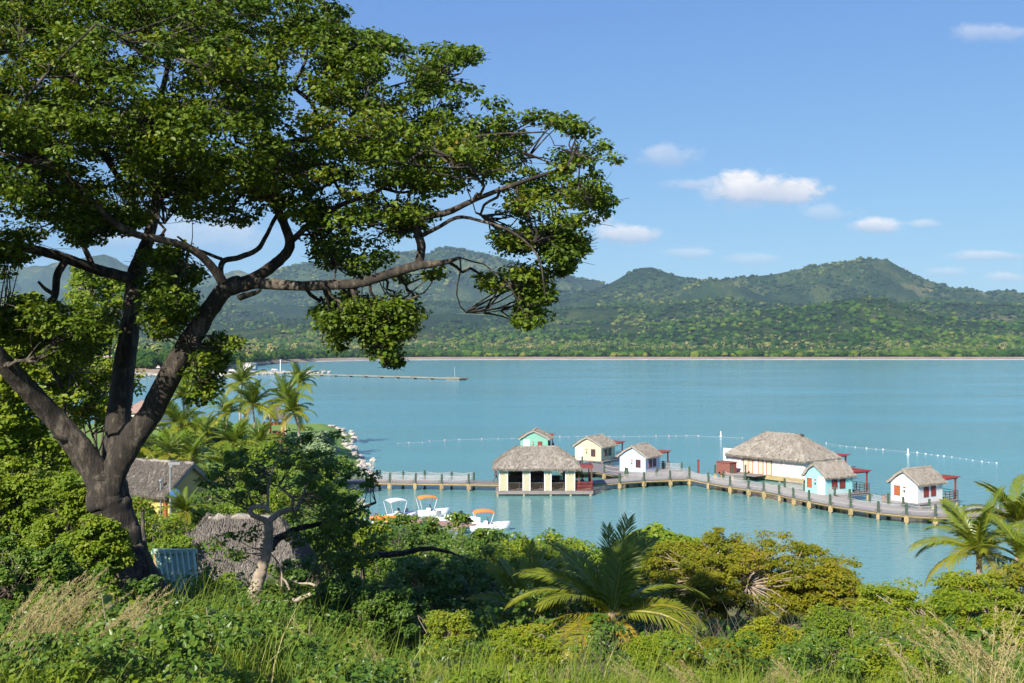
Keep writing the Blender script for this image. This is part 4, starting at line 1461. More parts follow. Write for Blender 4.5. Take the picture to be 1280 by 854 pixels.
# branches: gather the bunches into boughs, each bough leaves the nearest limb
g = Geo()
kk = 110
ctr = cen[R.choice(len(cen), kk, False)]
for _ in range(6):
    a = np.argmin(((cen[:, None] - ctr[None]) ** 2).sum(2), 1)
    for i in range(kk):
        if (a == i).any(): ctr[i] = cen[a == i].mean(0)
for i in range(kk):
    mem = np.where(a == i)[0]
    if len(mem) == 0: continue
    c = ctr[i] - [0, 0, 0.15]
    dd = np.linalg.norm(skp - c, axis=1) + 0.0
    j = np.argmin(dd)
    s0 = skp[j]
    mid = (s0 + c) / 2 + R.normal(size=3) * 0.12 * dd[j] + [0, 0, -0.06 * dd[j]]
    r0 = min(0.055, skr[j] * 0.7, 0.012 + 0.016 * dd[j])
    p, r = smoothpath([s0, mid, c], [r0, r0 * .75, r0 * .5], 5)
    p[1:-1] += R.normal(size=(len(p) - 2, 3)) * 0.03
    g.tube(p, r, 6, True)
    for q in mem:
        e = cen[q] - [0, 0, rad_[q] * 0.25]
        st = p[R.integers(max(0, len(p) - 6), len(p))]
        m_ = (st + e) / 2 + R.normal(size=3) * 0.07
        g.tube(smoothpath([st, m_, e], [0.016, 0.011, 0.006], 2)[0], np.linspace(0.016, 0.005, 5), 4, False)
        for w in range(3):
            e2 = cen[q] + R.normal(size=3) * rad_[q] * [.7, .7, .3]
            g.tube([e, e2], [0.006, 0.003], 3, False)
g.build("boughs", BARK, t, world=True)
# hanging grey beard of lichen on the middle limb
g = Geo()
for k in range(260):
    p = P(R.normal(162, 7), R.uniform(228, 262), TY + 1.2)
    L = R.uniform(.1, .35)
    g.tube([p, p + [R.normal() * .03, 0, -L * .5], p + [R.normal() * .05, 0, -L]], [.006, .005, .002], 3, False, tint=R.random())
g.build("lichen", L_GREY, t, world=True)


# ------------------------------------------------ generic shrub or small tree
def leafy(name, label, cat, c, rad3, n_cl, per, L, W, mat_, ground=None, group=None, flat=0.55, trunk=0.05, stems=5, cr=(0.25, 0.45),
          tbase=0.45, six=False, shell=0.55, bark=TWIG, dry=0, holes=0.35, upper=0.15, droop=0.0, trunk_at=None, boughs=True):
    """c crown centre, rad3 crown radii; stems rise from the ground below it"""
    c = np.array(c, float); rad3 = np.array(rad3, float)
    gx_, gy_ = (trunk_at if trunk_at is not None else (c[0], c[1]))
    gz = float(zg(gx_, gy_)) if ground is None else ground
    t = thing(name, label, cat, (gx_, gy_, gz), 0, group)
    d = unit(R.normal(size=(n_cl * 3, 3)))
    d[:, 2] = np.where(d[:, 2] < -upper, -d[:, 2], d[:, 2])
    q = shell + (1 - shell) * R.random(len(d)) ** 0.7
    q *= 1 + 0.20 * fbm(d * 2.1 + c * 0.37, 3)
    C = c + d * q[:, None] * rad3
    C = C[fbm(C / (rad3.mean() * 0.42) + 3.1, 2) > -holes][:n_cl]
    C[:, 2] = np.maximum(C[:, 2], zg(C[:, 0], C[:, 1]) + 0.1)
    rr = R.uniform(*cr, len(C))
    tb = np.clip(tbase + 0.14 * fbm(C / 0.9, 2) + R.normal(size=len(C)) * 0.09, 0, 1)
    g = Geo()
    clump_leaves(g, C, rr, per, L, W, flat, six, 0.85, 0.26, tb, droop)
    g.build("crown", mat_, t, world=True)
    g = Geo()
    ends = []
    for s in range(stems):
        a = R.random() * 2 * PI
        e = c + np.array([math.cos(a), math.sin(a), 0]) * rad3 * R.uniform(.1, .55) + [0, 0, rad3[2] * R.uniform(-.2, .4)]
        b0 = np.array([gx_ + R.normal() * trunk, gy_ + R.normal() * trunk, gz - 0.3])
        p, r = smoothpath([b0, b0 * .55 + e * .45 + R.normal(size=3) * .12 * rad3.min(), e], [trunk, trunk * .75, trunk * .4], 6)
        p[1:] += R.normal(size=(len(p) - 1, 3)) * trunk * 0.4
        g.tube(p, r, 7, True, 0.05)
        ends.append(p[5:])
    g.build("trunk" if stems < 3 else "stems", bark, t, True, world=True)
    if boughs:
        E = np.concatenate(ends)
        g = Geo()
        for q_ in range(len(C)):
            st = E[np.argmin(np.linalg.norm(E - C[q_], axis=1) + R.random(len(E)) * .3)]
            m_ = (st + C[q_]) / 2 + R.normal(size=3) * .1
            g.tube([st, m_, C[q_]], [trunk * .32, trunk * .22, trunk * .1], 4, False)
        for q_ in range(dry):
            e = c + unit(R.normal(size=3)) * rad3 * R.uniform(.5, 1.0)
            st = E[np.argmin(np.linalg.norm(E - e, axis=1) + R.random(len(E)) * rad3.mean() * .6)]
            pp = [st, (st + e) / 2 + R.normal(size=3) * .15, e + R.normal(size=3) * .1]
            g.tube(smoothpath(pp, [1, 1, 1], 3)[0], np.linspace(trunk * .3, .006, 7), 4, False)
        g.build("boughs", bark if not dry else DRYTWIG, t, world=True)
    return t


def pleafy(px, py, Y, rx, rz, ry=None, **kw):
    """crown centred on a photo pixel at distance Y; radii in photo pixels"""
    s = Y / FPX
    return dict(c=P(px, py, Y), rad3=(rx * s, (ry or rx) * s, rz * s), **kw)


# the ochre tree, the umbrella tree on the right, the shrubs between
leafy("ochre_tree", "broad ochre green feathery tree by the water right of the front palm", "tree", **pleafy(925, 742, 37, 150, 74, 120, n_cl=520, per=95, L=0.135, W=0.055, mat_=L_OCHRE, flat=0.36, trunk=.10, stems=7, cr=(.22, .52), tbase=.45, shell=.42, bark=DRYTWIG, dry=26, holes=.16, upper=.2))
leafy("ochre_tree", "smaller ochre tree with bare twigs at the right flank of the broad one", "tree", **pleafy(1035, 758, 35, 52, 52, 48, n_cl=105, per=70, L=0.14, W=0.06, mat_=L_OCHRE, flat=0.42, trunk=.06, stems=5, cr=(.2, .42), tbase=.55, shell=.45, bark=DRYTWIG, dry=30, holes=.1))
leafy("umbrella_tree", "flat topped bright green tree filling the lower right corner", "tree", **pleafy(1205, 800, 25, 158, 72, 120, n_cl=600, per=125, L=0.09, W=0.040, mat_=L_LIME, flat=0.32, trunk=.08, stems=6, cr=(.22, .42), tbase=.5, shell=.5, dry=20, holes=.12))
leafy("lime_shrub", "feathery lime green shrub low at the foot of the ochre tree", "shrub", **pleafy(955, 812, 17, 42, 38, 40, n_cl=70, per=110, L=0.05, W=0.022, mat_=L_LIME, flat=0.45, trunk=.02, stems=5, cr=(.1, .2), tbase=.65))
for lb, px, py, Y, rx, rz, mt, tb in (("feathery lime shrub at the left foot of the front palm", 655, 815, 15, 44, 30, L_LIME, .5), ("feathery yellowish shrub right of the front palm's foot", 830, 818, 16, 40, 26, L_LIME, .35),
                                      ("tall thin leaved shrub under the right end of the ochre tree", 1040, 800, 18, 40, 40, L_FRESH, .5), ("dull olive shrub low at the bottom between palm and ochre tree", 895, 832, 14, 50, 26, L_OCHRE, .3),
                                      ("feathery shrub at the lower right below the umbrella tree", 1120, 835, 14, 60, 28, L_LIME, .55), ("narrow bright shrub among the grass left of the front palm", 560, 800, 16, 28, 36, L_FRESH, .6)):
    leafy("weedy_shrub", lb, "shrub", **pleafy(px, py, Y, rx, rz, rx, n_cl=int(rx * rz / 14), per=100, L=.055, W=.024, mat_=mt, flat=.5, trunk=.018, stems=6, cr=(.09, .2), tbase=tb, upper=.6, holes=.2, dry=12))
leafy("round_leaf_shrub", "shrub with round bright leaves between front palm and ochre tree", "shrub", **pleafy(822, 702, 41, 56, 40, 50, n_cl=120, per=60, L=0.20, W=0.17, mat_=L_FRESH, flat=0.6, trunk=.06, stems=5, cr=(.3, .5), tbase=.45, six=True))
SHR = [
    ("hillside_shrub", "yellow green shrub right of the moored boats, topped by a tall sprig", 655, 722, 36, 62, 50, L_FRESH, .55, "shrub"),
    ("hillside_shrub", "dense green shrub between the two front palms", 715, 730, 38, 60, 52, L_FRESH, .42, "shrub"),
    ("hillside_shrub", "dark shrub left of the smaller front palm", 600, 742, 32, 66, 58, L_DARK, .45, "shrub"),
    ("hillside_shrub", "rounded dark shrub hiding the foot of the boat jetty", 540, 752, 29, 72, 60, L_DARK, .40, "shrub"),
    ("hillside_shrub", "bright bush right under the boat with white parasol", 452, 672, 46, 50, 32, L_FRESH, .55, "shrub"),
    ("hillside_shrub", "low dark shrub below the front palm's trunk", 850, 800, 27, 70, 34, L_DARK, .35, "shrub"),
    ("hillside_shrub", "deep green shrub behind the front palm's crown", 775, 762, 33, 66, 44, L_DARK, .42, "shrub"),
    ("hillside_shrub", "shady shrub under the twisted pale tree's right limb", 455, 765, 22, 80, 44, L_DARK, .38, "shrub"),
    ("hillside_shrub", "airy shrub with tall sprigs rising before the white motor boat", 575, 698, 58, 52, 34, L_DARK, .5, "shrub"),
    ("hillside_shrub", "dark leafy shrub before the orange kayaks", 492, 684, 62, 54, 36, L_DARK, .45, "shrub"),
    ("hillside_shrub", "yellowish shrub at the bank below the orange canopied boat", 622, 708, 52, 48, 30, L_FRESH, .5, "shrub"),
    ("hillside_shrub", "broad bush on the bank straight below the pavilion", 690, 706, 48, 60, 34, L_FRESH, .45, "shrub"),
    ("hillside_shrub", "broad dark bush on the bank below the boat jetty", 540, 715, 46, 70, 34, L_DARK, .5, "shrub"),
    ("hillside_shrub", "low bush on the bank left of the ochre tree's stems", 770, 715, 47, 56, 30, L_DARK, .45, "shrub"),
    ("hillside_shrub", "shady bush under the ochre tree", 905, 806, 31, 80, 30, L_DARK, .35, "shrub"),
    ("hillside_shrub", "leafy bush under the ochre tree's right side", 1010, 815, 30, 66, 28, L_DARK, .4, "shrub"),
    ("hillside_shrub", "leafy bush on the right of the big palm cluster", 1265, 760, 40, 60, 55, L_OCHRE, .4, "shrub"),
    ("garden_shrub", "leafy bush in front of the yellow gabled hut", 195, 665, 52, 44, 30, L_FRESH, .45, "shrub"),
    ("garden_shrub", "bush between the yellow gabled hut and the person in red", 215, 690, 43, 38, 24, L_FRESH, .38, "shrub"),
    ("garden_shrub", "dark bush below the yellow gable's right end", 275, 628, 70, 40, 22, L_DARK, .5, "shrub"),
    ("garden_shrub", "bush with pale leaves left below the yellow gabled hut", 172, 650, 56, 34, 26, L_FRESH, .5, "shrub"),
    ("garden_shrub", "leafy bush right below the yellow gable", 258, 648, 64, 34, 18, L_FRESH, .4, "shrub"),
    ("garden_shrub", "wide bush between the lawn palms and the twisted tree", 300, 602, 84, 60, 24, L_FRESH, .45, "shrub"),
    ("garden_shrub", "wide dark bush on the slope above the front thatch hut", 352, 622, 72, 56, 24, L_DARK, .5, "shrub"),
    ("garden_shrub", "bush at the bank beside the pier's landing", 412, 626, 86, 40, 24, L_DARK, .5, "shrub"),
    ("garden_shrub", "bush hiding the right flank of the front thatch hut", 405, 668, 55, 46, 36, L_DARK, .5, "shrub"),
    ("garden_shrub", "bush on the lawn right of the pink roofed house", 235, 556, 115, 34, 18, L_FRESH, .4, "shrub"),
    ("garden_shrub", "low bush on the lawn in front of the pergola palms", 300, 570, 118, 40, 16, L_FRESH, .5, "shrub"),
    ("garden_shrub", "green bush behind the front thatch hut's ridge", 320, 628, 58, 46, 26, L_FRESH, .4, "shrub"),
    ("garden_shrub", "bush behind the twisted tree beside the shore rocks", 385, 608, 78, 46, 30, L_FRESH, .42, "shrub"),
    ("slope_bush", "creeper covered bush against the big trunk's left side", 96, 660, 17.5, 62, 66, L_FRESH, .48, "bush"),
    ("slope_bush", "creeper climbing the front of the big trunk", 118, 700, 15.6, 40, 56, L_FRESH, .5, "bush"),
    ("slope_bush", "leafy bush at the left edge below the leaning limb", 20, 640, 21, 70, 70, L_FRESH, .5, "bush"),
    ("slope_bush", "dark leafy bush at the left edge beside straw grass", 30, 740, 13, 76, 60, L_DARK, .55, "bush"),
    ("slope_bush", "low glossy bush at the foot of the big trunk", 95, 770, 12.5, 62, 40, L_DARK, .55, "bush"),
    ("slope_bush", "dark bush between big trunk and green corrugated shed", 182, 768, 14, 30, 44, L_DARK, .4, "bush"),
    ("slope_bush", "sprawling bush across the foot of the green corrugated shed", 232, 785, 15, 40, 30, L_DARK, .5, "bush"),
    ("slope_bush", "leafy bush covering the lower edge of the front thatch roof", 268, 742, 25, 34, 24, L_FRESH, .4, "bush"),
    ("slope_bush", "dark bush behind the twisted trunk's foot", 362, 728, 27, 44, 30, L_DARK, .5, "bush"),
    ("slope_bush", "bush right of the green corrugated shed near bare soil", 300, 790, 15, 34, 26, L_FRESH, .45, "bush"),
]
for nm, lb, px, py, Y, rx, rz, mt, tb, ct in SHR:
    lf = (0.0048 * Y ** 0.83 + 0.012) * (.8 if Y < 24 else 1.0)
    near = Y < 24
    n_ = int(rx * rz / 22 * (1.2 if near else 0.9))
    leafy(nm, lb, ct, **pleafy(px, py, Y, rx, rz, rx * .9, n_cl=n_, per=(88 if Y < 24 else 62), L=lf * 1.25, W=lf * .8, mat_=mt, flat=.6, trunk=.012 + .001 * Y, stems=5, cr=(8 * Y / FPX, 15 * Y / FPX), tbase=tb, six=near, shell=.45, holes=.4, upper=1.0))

# trees behind the big trunk on the left: loose light foliage
for lb, px, py, Y, rx, rz in (("thin sapling with a leafy tip in front of the green mooring post", 536, 660, 52, 15, 15), ("thin sapling with a leafy tip before the white open boat", 578, 655, 50, 17, 17), ("thin sapling at the right of the saplings by the boats", 606, 672, 50, 15, 13), ("sapling with a sparse crown before the white canopied boat", 505, 655, 54, 18, 16)):
    leafy("sapling", lb, "sapling", **pleafy(px, py, Y, rx, rz, rx, n_cl=14, per=30, L=.26, W=.11, mat_=L_DARK, flat=.6, trunk=.03, stems=1, cr=(.25, .4), tbase=.55, shell=.3, holes=1, upper=.5))
BT = [("slender_tree", "loose yellow green tree behind the left limb of the big tree", 45, 470, 24, 95, 90, .62, 150),
      ("slender_tree", "light green tree behind the fork, seen between trunk and left limb", 105, 505, 27, 60, 62, .58, 95),
      ("slender_tree", "loose leafy tree low at the left edge", -5, 560, 23, 80, 62, .52, 120),
      ("slender_tree", "leafy tree behind the middle limb above the bay", 118, 400, 30, 62, 60, .5, 85)]
for nm, lb, px, py, Y, rx, rz, tb, n_ in BT:
    leafy(nm, lb, "tree", **pleafy(px, py, Y, rx, rz, rx, n_cl=n_, per=75, L=.115, W=.075, mat_=L_FRESH, flat=.6, trunk=.06, stems=3, cr=(.2, .42), tbase=tb, six=True, shell=.35, holes=.1, upper=.5, trunk_at=(P(px, py, Y)[0] + .3, Y + .5)))

# ------------------------------------------------ the twisted pale tree with dark foliage
TY2 = 23.0
b0 = P(328, 775, TY2)
t = thing("twisted_tree", "small twisted pale trunked tree with dark glossy foliage and looping low limb", "tree", b0)
SK2 = []


def limb2(path, name="limb", n=8, mat_=PALEBARK, s=1.0):
    pts = np.array([P(a, b, TY2 + d) for a, b, d, r in path])
    rr = np.array([r * TY2 / FPX for a, b, d, r in path]) * s * .82
    p, r = smoothpath(pts, rr, 6)
    p[1:-1] += R.normal(size=(len(p) - 2, 3)) * (r[1:-1, None] * 0.10)
    Geo().tube(p, r, n, True, 0.05, 0.06, seed=R.random() * 6).build(name, mat_, t, True, world=True)
    SK2.extend(list(p))


limb2([(330, 800, 0, 9), (329, 778, 0, 8), (320, 752, 0, 10), (318, 742, 0, 10), (324, 720, 0, 9), (331, 700, 0, 8), (335, 680, 0, 7.5), (336, 662, 0, 7), (334, 650, 0, 6.5)], "trunk", 12)
limb2([(334, 652, 0, 5), (326, 648, -.1, 4.5), (316, 644, -.2, 4), (313, 637, -.2, 3.6), (320, 633, -.2, 3.4), (332, 634, -.3, 3), (336, 640, -.4, 2.6)])
limb2([(335, 652, 0, 5), (346, 643, .1, 4.6), (358, 638, .2, 4), (370, 636, .2, 3.4), (378, 622, .3, 3), (383, 606, .4, 2.4), (392, 585, .5, 1.6)])
limb2([(364, 637, .2, 3), (366, 624, 0, 2.4), (357, 615, -.1, 2), (348, 607, -.2, 1.5)])
limb2([(338, 685, 0, 6.5), (345, 675, .3, 6), (358, 668, .5, 5.5), (374, 660, .7, 5), (395, 656, .9, 4), (430, 645, 1.1, 3), (470, 628, 1.2, 2)], mat_=BARK)
limb2([(335, 640, 0, 2.4), (335, 615, .3, 2), (340, 590, .5, 1.6), (352, 560, .7, 1.2)])
limb2([(324, 762, 0, 7), (334, 752, -.2, 6), (352, 754, -.3, 5.5), (370, 750, -.4, 5), (386, 744, -.4, 4.5), (396, 736, -.4, 3.6), (389, 730, -.4, 2.6), (374, 729, -.2, 2.0), (362, 724, .1, 1.2)], "looping_limb", 9, s=.72)
limb2([(362, 738, -.3, 2.2), (358, 728, -.3, 1.8), (352, 722, -.3, 1.2)])
limb2([(352, 735, .2, 1.6), (352, 715, .2, 1.4), (345, 700, .2, 1.2), (336, 690, .2, 1)])
limb2([(440, 700, 1.5, 3), (470, 694, 1.3, 5), (500, 692, 1.2, 5), (530, 686, 1.1, 4), (560, 690, 1.0, 2.4), (580, 698, .8, 1)], mat_=BARK)
limb2([(400, 656, .9, 3), (420, 680, 1.2, 3), (440, 700, 1.5, 3)], mat_=BARK)
TP = [([(262, 585), (300, 560), (340, 545), (400, 538), (425, 560), (436, 590), (430, 625), (440, 655), (445, 690), (420, 705), (395, 690), (400, 640), (380, 600), (350, 610), (310, 620), (270, 625), (245, 612)], 1.0, 1.3),
      ([(425, 590), (470, 590), (484, 600), (470, 615), (440, 618), (430, 610)], .7, .4), ([(265, 655), (330, 660), (395, 665), (410, 690), (330, 700), (262, 690)], .38, .7),
      ([(400, 610), (450, 620), (460, 650), (475, 690), (440, 715), (400, 700)], 1.0, 1.0), ([(405, 545), (422, 538), (428, 552), (415, 565)], .8, .3)]
cen = []
for poly, dens, dep in TP:
    pa = np.array(poly, float)
    lo, hi = pa.min(0), pa.max(0)
    area = 0.5 * abs(np.dot(pa[:, 0], np.roll(pa[:, 1], 1)) - np.dot(pa[:, 1], np.roll(pa[:, 0], 1)))
    n = int(area / 150 * dens)
    x, y = R.uniform(lo[0], hi[0], n * 5), R.uniform(lo[1], hi[1], n * 5)
    k = inpoly(x, y, pa)
    for a, b in zip(x[k][:n], y[k][:n]): cen.append(P(a, b, TY2 + R.uniform(-1, 1) * dep + .3))
cen = np.array(cen)
g = Geo()
clump_leaves(g, cen, R.uniform(.12, .30, len(cen)), 36, .125, .058, .60, True, .8, .3, np.clip(.50 + .15 * fbm(cen / .8, 2) + R.normal(size=len(cen)) * .08, 0, 1), .3)
g.build("crown", L_DARK, t, world=True)
g = Geo()
S2 = np.array(SK2)
for c in cen:
    st = S2[np.argmin(np.linalg.norm(S2 - c, axis=1) + R.random(len(S2)) * .4)]
    g.tube(smoothpath([st, (st + c) / 2 + R.normal(size=3) * .09, c], [1, 1, 1], 2)[0], np.linspace(.014, .004, 5), 4, False)
g.build("boughs", TWIG, t, world=True)

# ------------------------------------------------ palms
def frond(L, e0, curve, nl, leafL, wd, tint, droop=0.35, vee=0.35, seed=0, name="frond", thick=0.022):
    rs = np.random.default_rng(seed)
    k = 13
    s = np.linspace(0, 1, k)
    e = e0 - curve * s ** 1.25
    st = L / (k - 1)
    px = np.concatenate([[0], np.cumsum(np.cos(e[:-1]) * st)])
    pz = np.concatenate([[0], np.cumsum(np.sin(e[:-1]) * st)])
    py = np.cumsum(rs.normal(size=k)) * 0.006 * L
    g = Geo()
    g.tube(np.stack([px, py, pz], 1), np.linspace(thick, thick * .25, k) * L / 2.5, 5, False, tint=min(.8, tint + .2))
    V, F, T = [], [], []
    n0 = 0
    for sd in (-1, 1):
        q = np.linspace(0.10, 0.995, nl) + rs.normal(size=nl) * .004
        for si in q:
            c = np.array([np.interp(si, s, px), np.interp(si, s, py), np.interp(si, s, pz)])
            ee = np.interp(si, s, e)
            fw = np.array([math.cos(ee), 0, math.sin(ee)])
            up = np.array([-math.sin(ee), 0, math.cos(ee)])
            l = leafL * (0.35 + 0.75 * math.sin(PI * min(1, si * 0.85 + .12)) ** .8) * rs.uniform(.85, 1.1)
            ph = rad(62 - 36 * si) + rs.normal() * .07
            d = np.array([0, sd, 0]) * math.sin(ph) + fw * math.cos(ph) + up * vee * (1 - si * .6)
            d /= np.linalg.norm(d)
            m_ = c + d * l * .5 + np.array([0, 0, -droop * l * .10])
            t_ = c + d * l * .95 + np.array([0, 0, -droop * l * (.62 + .2 * rs.random())])
            w = fw * wd * .5
            V += [c - w * .7, c + w * .7, m_ + w, m_ - w, t_]
            F.append([n0, n0 + 1, n0 + 2, n0 + 3]); F.append([n0 + 3, n0 + 2, n0 + 4, n0 + 4])
            T += [np.clip(tint + rs.normal() * .07 + (.12 if si > .9 else 0), 0, 1)] * 5
            n0 += 5
    F = np.array(F)
    g.add(V, [F[0::2], F[1::2][:, :3]], T)
    o = g.build(name, L_PALM)
    return o


def palm_set(nl, wd, seed, leaf=.26, add=0.0):
    """unit length fronds, from upright young ones to hanging old ones"""
    sp_ = [(1.30, .45, .30, .20), (1.15, .75, .36, .28), (.95, 1.05, .40, .34), (.70, 1.30, .44, .42), (.40, 1.40, .50, .5), (.05, 1.25, .62, .6), (-.35, 1.0, .80, .7)]
    return [frond(1.0, e, c, nl, leaf, wd, ti + add, dr, .3, seed + i, thick=.05) for i, (e, c, ti, dr) in enumerate(sp_)]


FS_NEAR = palm_set(64, .020, 100, .27, .10)
FS_MID = palm_set(34, .034, 200, .26)
TMPL = FS_NEAR + FS_MID


def palm(label, crown, base, fl, nf, fset, group=None, trunk_r=.13, spec=None, lean=(0, 0), name="coconut_palm"):
    """crown and base are world points; fl frond length"""
    crown, base = np.array(crown, float), np.array(base, float)
    t = thing(name, label, "palm", base, 0, group)
    v = crown - base
    k = max(6, int(v[2] / .35))
    s = np.linspace(0, 1, k)[:, None]
    pts = v * s + np.array([lean[0], lean[1], 0]) * np.sin(s * PI)
    pts[0, 2] -= .3
    rr = trunk_r * (1.0 + .45 * np.exp(-s[:, 0] * 7) - .25 * s[:, 0]) * (1 + .06 * np.where(np.arange(k) % 2, 1, -1))
    Geo().tube(pts, rr, 9, True, .03).build("trunk", PALEBARK if v[2] > 2 else BARK, t, True)
    g = Geo()      # fibrous heart with old leaf bases
    for q in range(12):
        a = q * 2.4
        g.tube([v + [0, 0, -.25 * fl * .3], v + [math.cos(a) * .10 * fl * .5, math.sin(a) * .10 * fl * .5, .04 * fl]], [trunk_r * .55, trunk_r * .3], 5, True, tint=.3)
    g.build("crown_heart", TANWOOD, t, True)
    for q in range(nf):
        if spec is not None:
            i, az, sc = spec[q]
        else:
            i = min(6, int(q / nf * 5.6 + R.random() * 1.2))
            az = q * 2.3999 + R.normal() * .25
            sc = R.uniform(.85, 1.08)
        f = fset[i].copy()
        COL.objects.link(f)
        f.parent = t
        f.location = v
        f.rotation_euler = (R.normal() * .22, R.normal() * .07, az)
        f.scale = [fl * sc] * 3
    return t


def palm_px(label, px, py, Y, fl_px, nf, fset, **kw):
    c = P(px, py, Y)
    dx = kw.pop("dx", 0)
    b = np.array([c[0] + dx, Y, float(zg(c[0] + dx, Y))])
    if c[2] - b[2] < .5: b[2] = c[2] - .5
    return palm(label, c, b, fl_px * Y / FPX, nf, fset, **kw)


palm_px("front coconut palm with one golden hanging frond, tallest of the near palms", 764, 770, 23, 128, 17, FS_NEAR, trunk_r=.12,
        spec=[(0, 1.9, .9), (0, 1.3, 1.0), (1, 2.6, .95), (1, .7, .95), (2, 2.9, 1.0), (2, 1.7, 1.05), (1, 1.1, 1.0), (3, 3.3, 1.05), (3, 3.7, .9), (3, .2, 1.0), (4, 2.4, 1.0), (4, -.4, 1.0), (5, -2.7, .95), (5, -2.2, .9), (6, -1.0, .75), (5, -3.3, 1.05), (4, .1, 1.05)])
palm_px("smaller upright palm with pale frond tips left of the front palm", 662, 775, 26, 92, 13, FS_NEAR, trunk_r=.11,
        spec=[(0, 1.7, 1.05), (0, .5, 1.0), (1, 2.4, .95), (1, .9, 1.05), (0, 2.9, .9), (2, 3.1, .9), (2, .1, .9), (3, 3.8, .8), (5, -2.6, .8), (6, -2.2, .7), (5, -.5, .7), (1, 1.3, 1.0), (4, 2.2, .9)])
palm_px("palm with a long orange tipped frond reaching left over the water", 1224, 692, 47, 84, 18, FS_NEAR, trunk_r=.16)
palm_px("palm at the right edge rising above the orange tipped one", 1272, 655, 55, 78, 17, FS_NEAR, trunk_r=.16)
palm_px("third palm low in the right corner cluster behind the umbrella tree", 1282, 705, 44, 80, 14, FS_NEAR, trunk_r=.16)
palm_px("young palm with pale shiny fronds behind the left bushes", 66, 607, 27, 58, 13, FS_NEAR, trunk_r=.10)
palm_px("young palm half hidden by bushes below the left limb", 12, 622, 30, 52, 11, FS_NEAR, trunk_r=.10)
PEN = [("tall palm farthest left of the open water, right of the middle limb", 229, 497, 150, 36), ("palm with a tall crown against the bay, left of the pergola pair", 303, 479, 174, 34),
       ("full crowned palm standing left of the orange pergola", 316, 507, 163, 42), ("tallest palm of the right hand group, crown against the water", 374, 478, 178, 30),
       ("palm with leaning pale trunk just right of the orange pergola", 358, 503, 158, 38), ("palm in front of the right hand group, its trunk the lowest", 367, 515, 149, 34),
       ("yellowing palm with short trunk left of the full crowned one", 285, 517, 167, 32), ("bushy palm beside the dark hedge mound on the lawn", 226, 532, 134, 44),
       ("broad low palm in front of the lawn left of the pergola", 294, 556, 122, 40), ("low palm behind the yellow gabled hut's ridge", 212, 568, 108, 34),
       ("golden green palm right of the yellow gabled hut", 240, 572, 100, 36), ("spreading low palm between hut and twisted tree", 288, 590, 92, 44),
       ("palm low on the lawn between the leftmost palm and the hedge mound", 254, 548, 142, 36), ("bright palm low on the lawn before the pergola's left post", 324, 552, 140, 34),
       ("palm leaning over the yellow gabled hut's left end", 168, 560, 96, 46), ("palm crown showing over the pink roofed house", 178, 545, 128, 34), ("pale green palm low beside the person in red", 232, 640, 62, 34)]
for lb, px, py, Y, f in PEN:
    palm_px(lb, px, py, Y, f, 21, FS_MID, group="palms on the point", trunk_r=.17, lean=(R.normal() * .25, 0), dx=R.normal() * .35)
for o in TMPL:
    bpy.data.objects.remove(o)

# ------------------------------------------------ shrubs and rocks on the point
for lb, px, py, Y, rx, rz, mt, tb in (("pale grey green shrub beside the shore rocks", 398, 556, 160, 22, 16, L_GREY, .5), ("second grey green shrub closer to the shore rocks", 392, 570, 148, 26, 16, L_GREY, .35),
                                     ("dark hedge mound on the lawn behind the palms", 258, 536, 190, 32, 13, L_DARK, .35), ("small dark shrub at the tip of the lawn", 383, 541, 196, 10, 6, L_DARK, .5),
                                     ("low hedge left of the dark mound", 222, 545, 180, 26, 9, L_FRESH, .4), ("green shrub before the orange pergola", 335, 566, 138, 36, 13, L_FRESH, .3),
                                     ("shrub in front of the right hand palms", 372, 586, 128, 34, 17, L_FRESH, .35), ("broad leafy shrub on the lawn under the leftmost palms", 236, 552, 150, 34, 20, L_FRESH, .3), ("broad dark shrub on the lawn left of the pergola", 285, 555, 146, 32, 18, L_DARK, .5),
                                     ("shrub between the low palms and the twisted tree's crown", 318, 580, 116, 36, 18, L_FRESH, .35), ("bushy shrub at the left end of the lawn behind the hut", 180, 566, 120, 36, 18, L_FRESH, .3),
                                     ("shore shrub above the pier's landing", 418, 590, 122, 26, 18, L_DARK, .5)):
    leafy("lawn_shrub", lb, "shrub", **pleafy(px, py, Y, rx, rz, rx, n_cl=int(rx * rz / 4.5), per=40, L=.42, W=.30, mat_=mt, flat=.7, trunk=.08, stems=4, cr=(.5, .9), tbase=tb, upper=.1, boughs=False))
src = []
for k in range(5):
    g = Geo(); g.ball((0, 0, 0), (1, .8, .55), 9, 7, jit=.13)
    src.append(g.build("shore_rock", ROCKM))
used = set()


def rock(x, y, z, s, lb, grp, mt=None):
    k = R.integers(0, 5)
    if k in used:
        o = src[k].copy(); COL.objects.link(o)
    else:
        used.add(k); o = src[k]
    o.location = (x, y, z); o.rotation_euler = (R.normal() * .3, R.normal() * .3, R.random() * 6)
    o.scale = (s * R.uniform(.8, 1.3), s * R.uniform(.8, 1.2), s * R.uniform(.7, 1.2))
    if mt:
        o.data = o.data.copy(); o.data.materials[0] = mt
    tag(o, lb, "rock", grp)


for k in range(70):
    Y = R.uniform(106, 222)
    X = float(np.interp(Y, SY, SX)) + R.normal() * 1.0 - .3
    rock(X, Y, max(0.05, float(zg(X, Y)) + .15), R.uniform(.28, .85), "pale boulder heaped along the water's edge of the point", "shore rocks of the point")
for px, py, Y, s in ((1040, 833, 24, .28), (1052, 826, 24.5, .2), (1062, 845, 22, .25), (1036, 846, 23, .3), (1150, 785, 40, .6), (1165, 783, 41, .5), (1190, 782, 42, .7), (1140, 790, 40, .5)):
    p = P(px, py, Y)
    rock(p[0], p[1], p[2], s, "white limestone chunk under the trees at lower right", "white stones under the right hand trees")

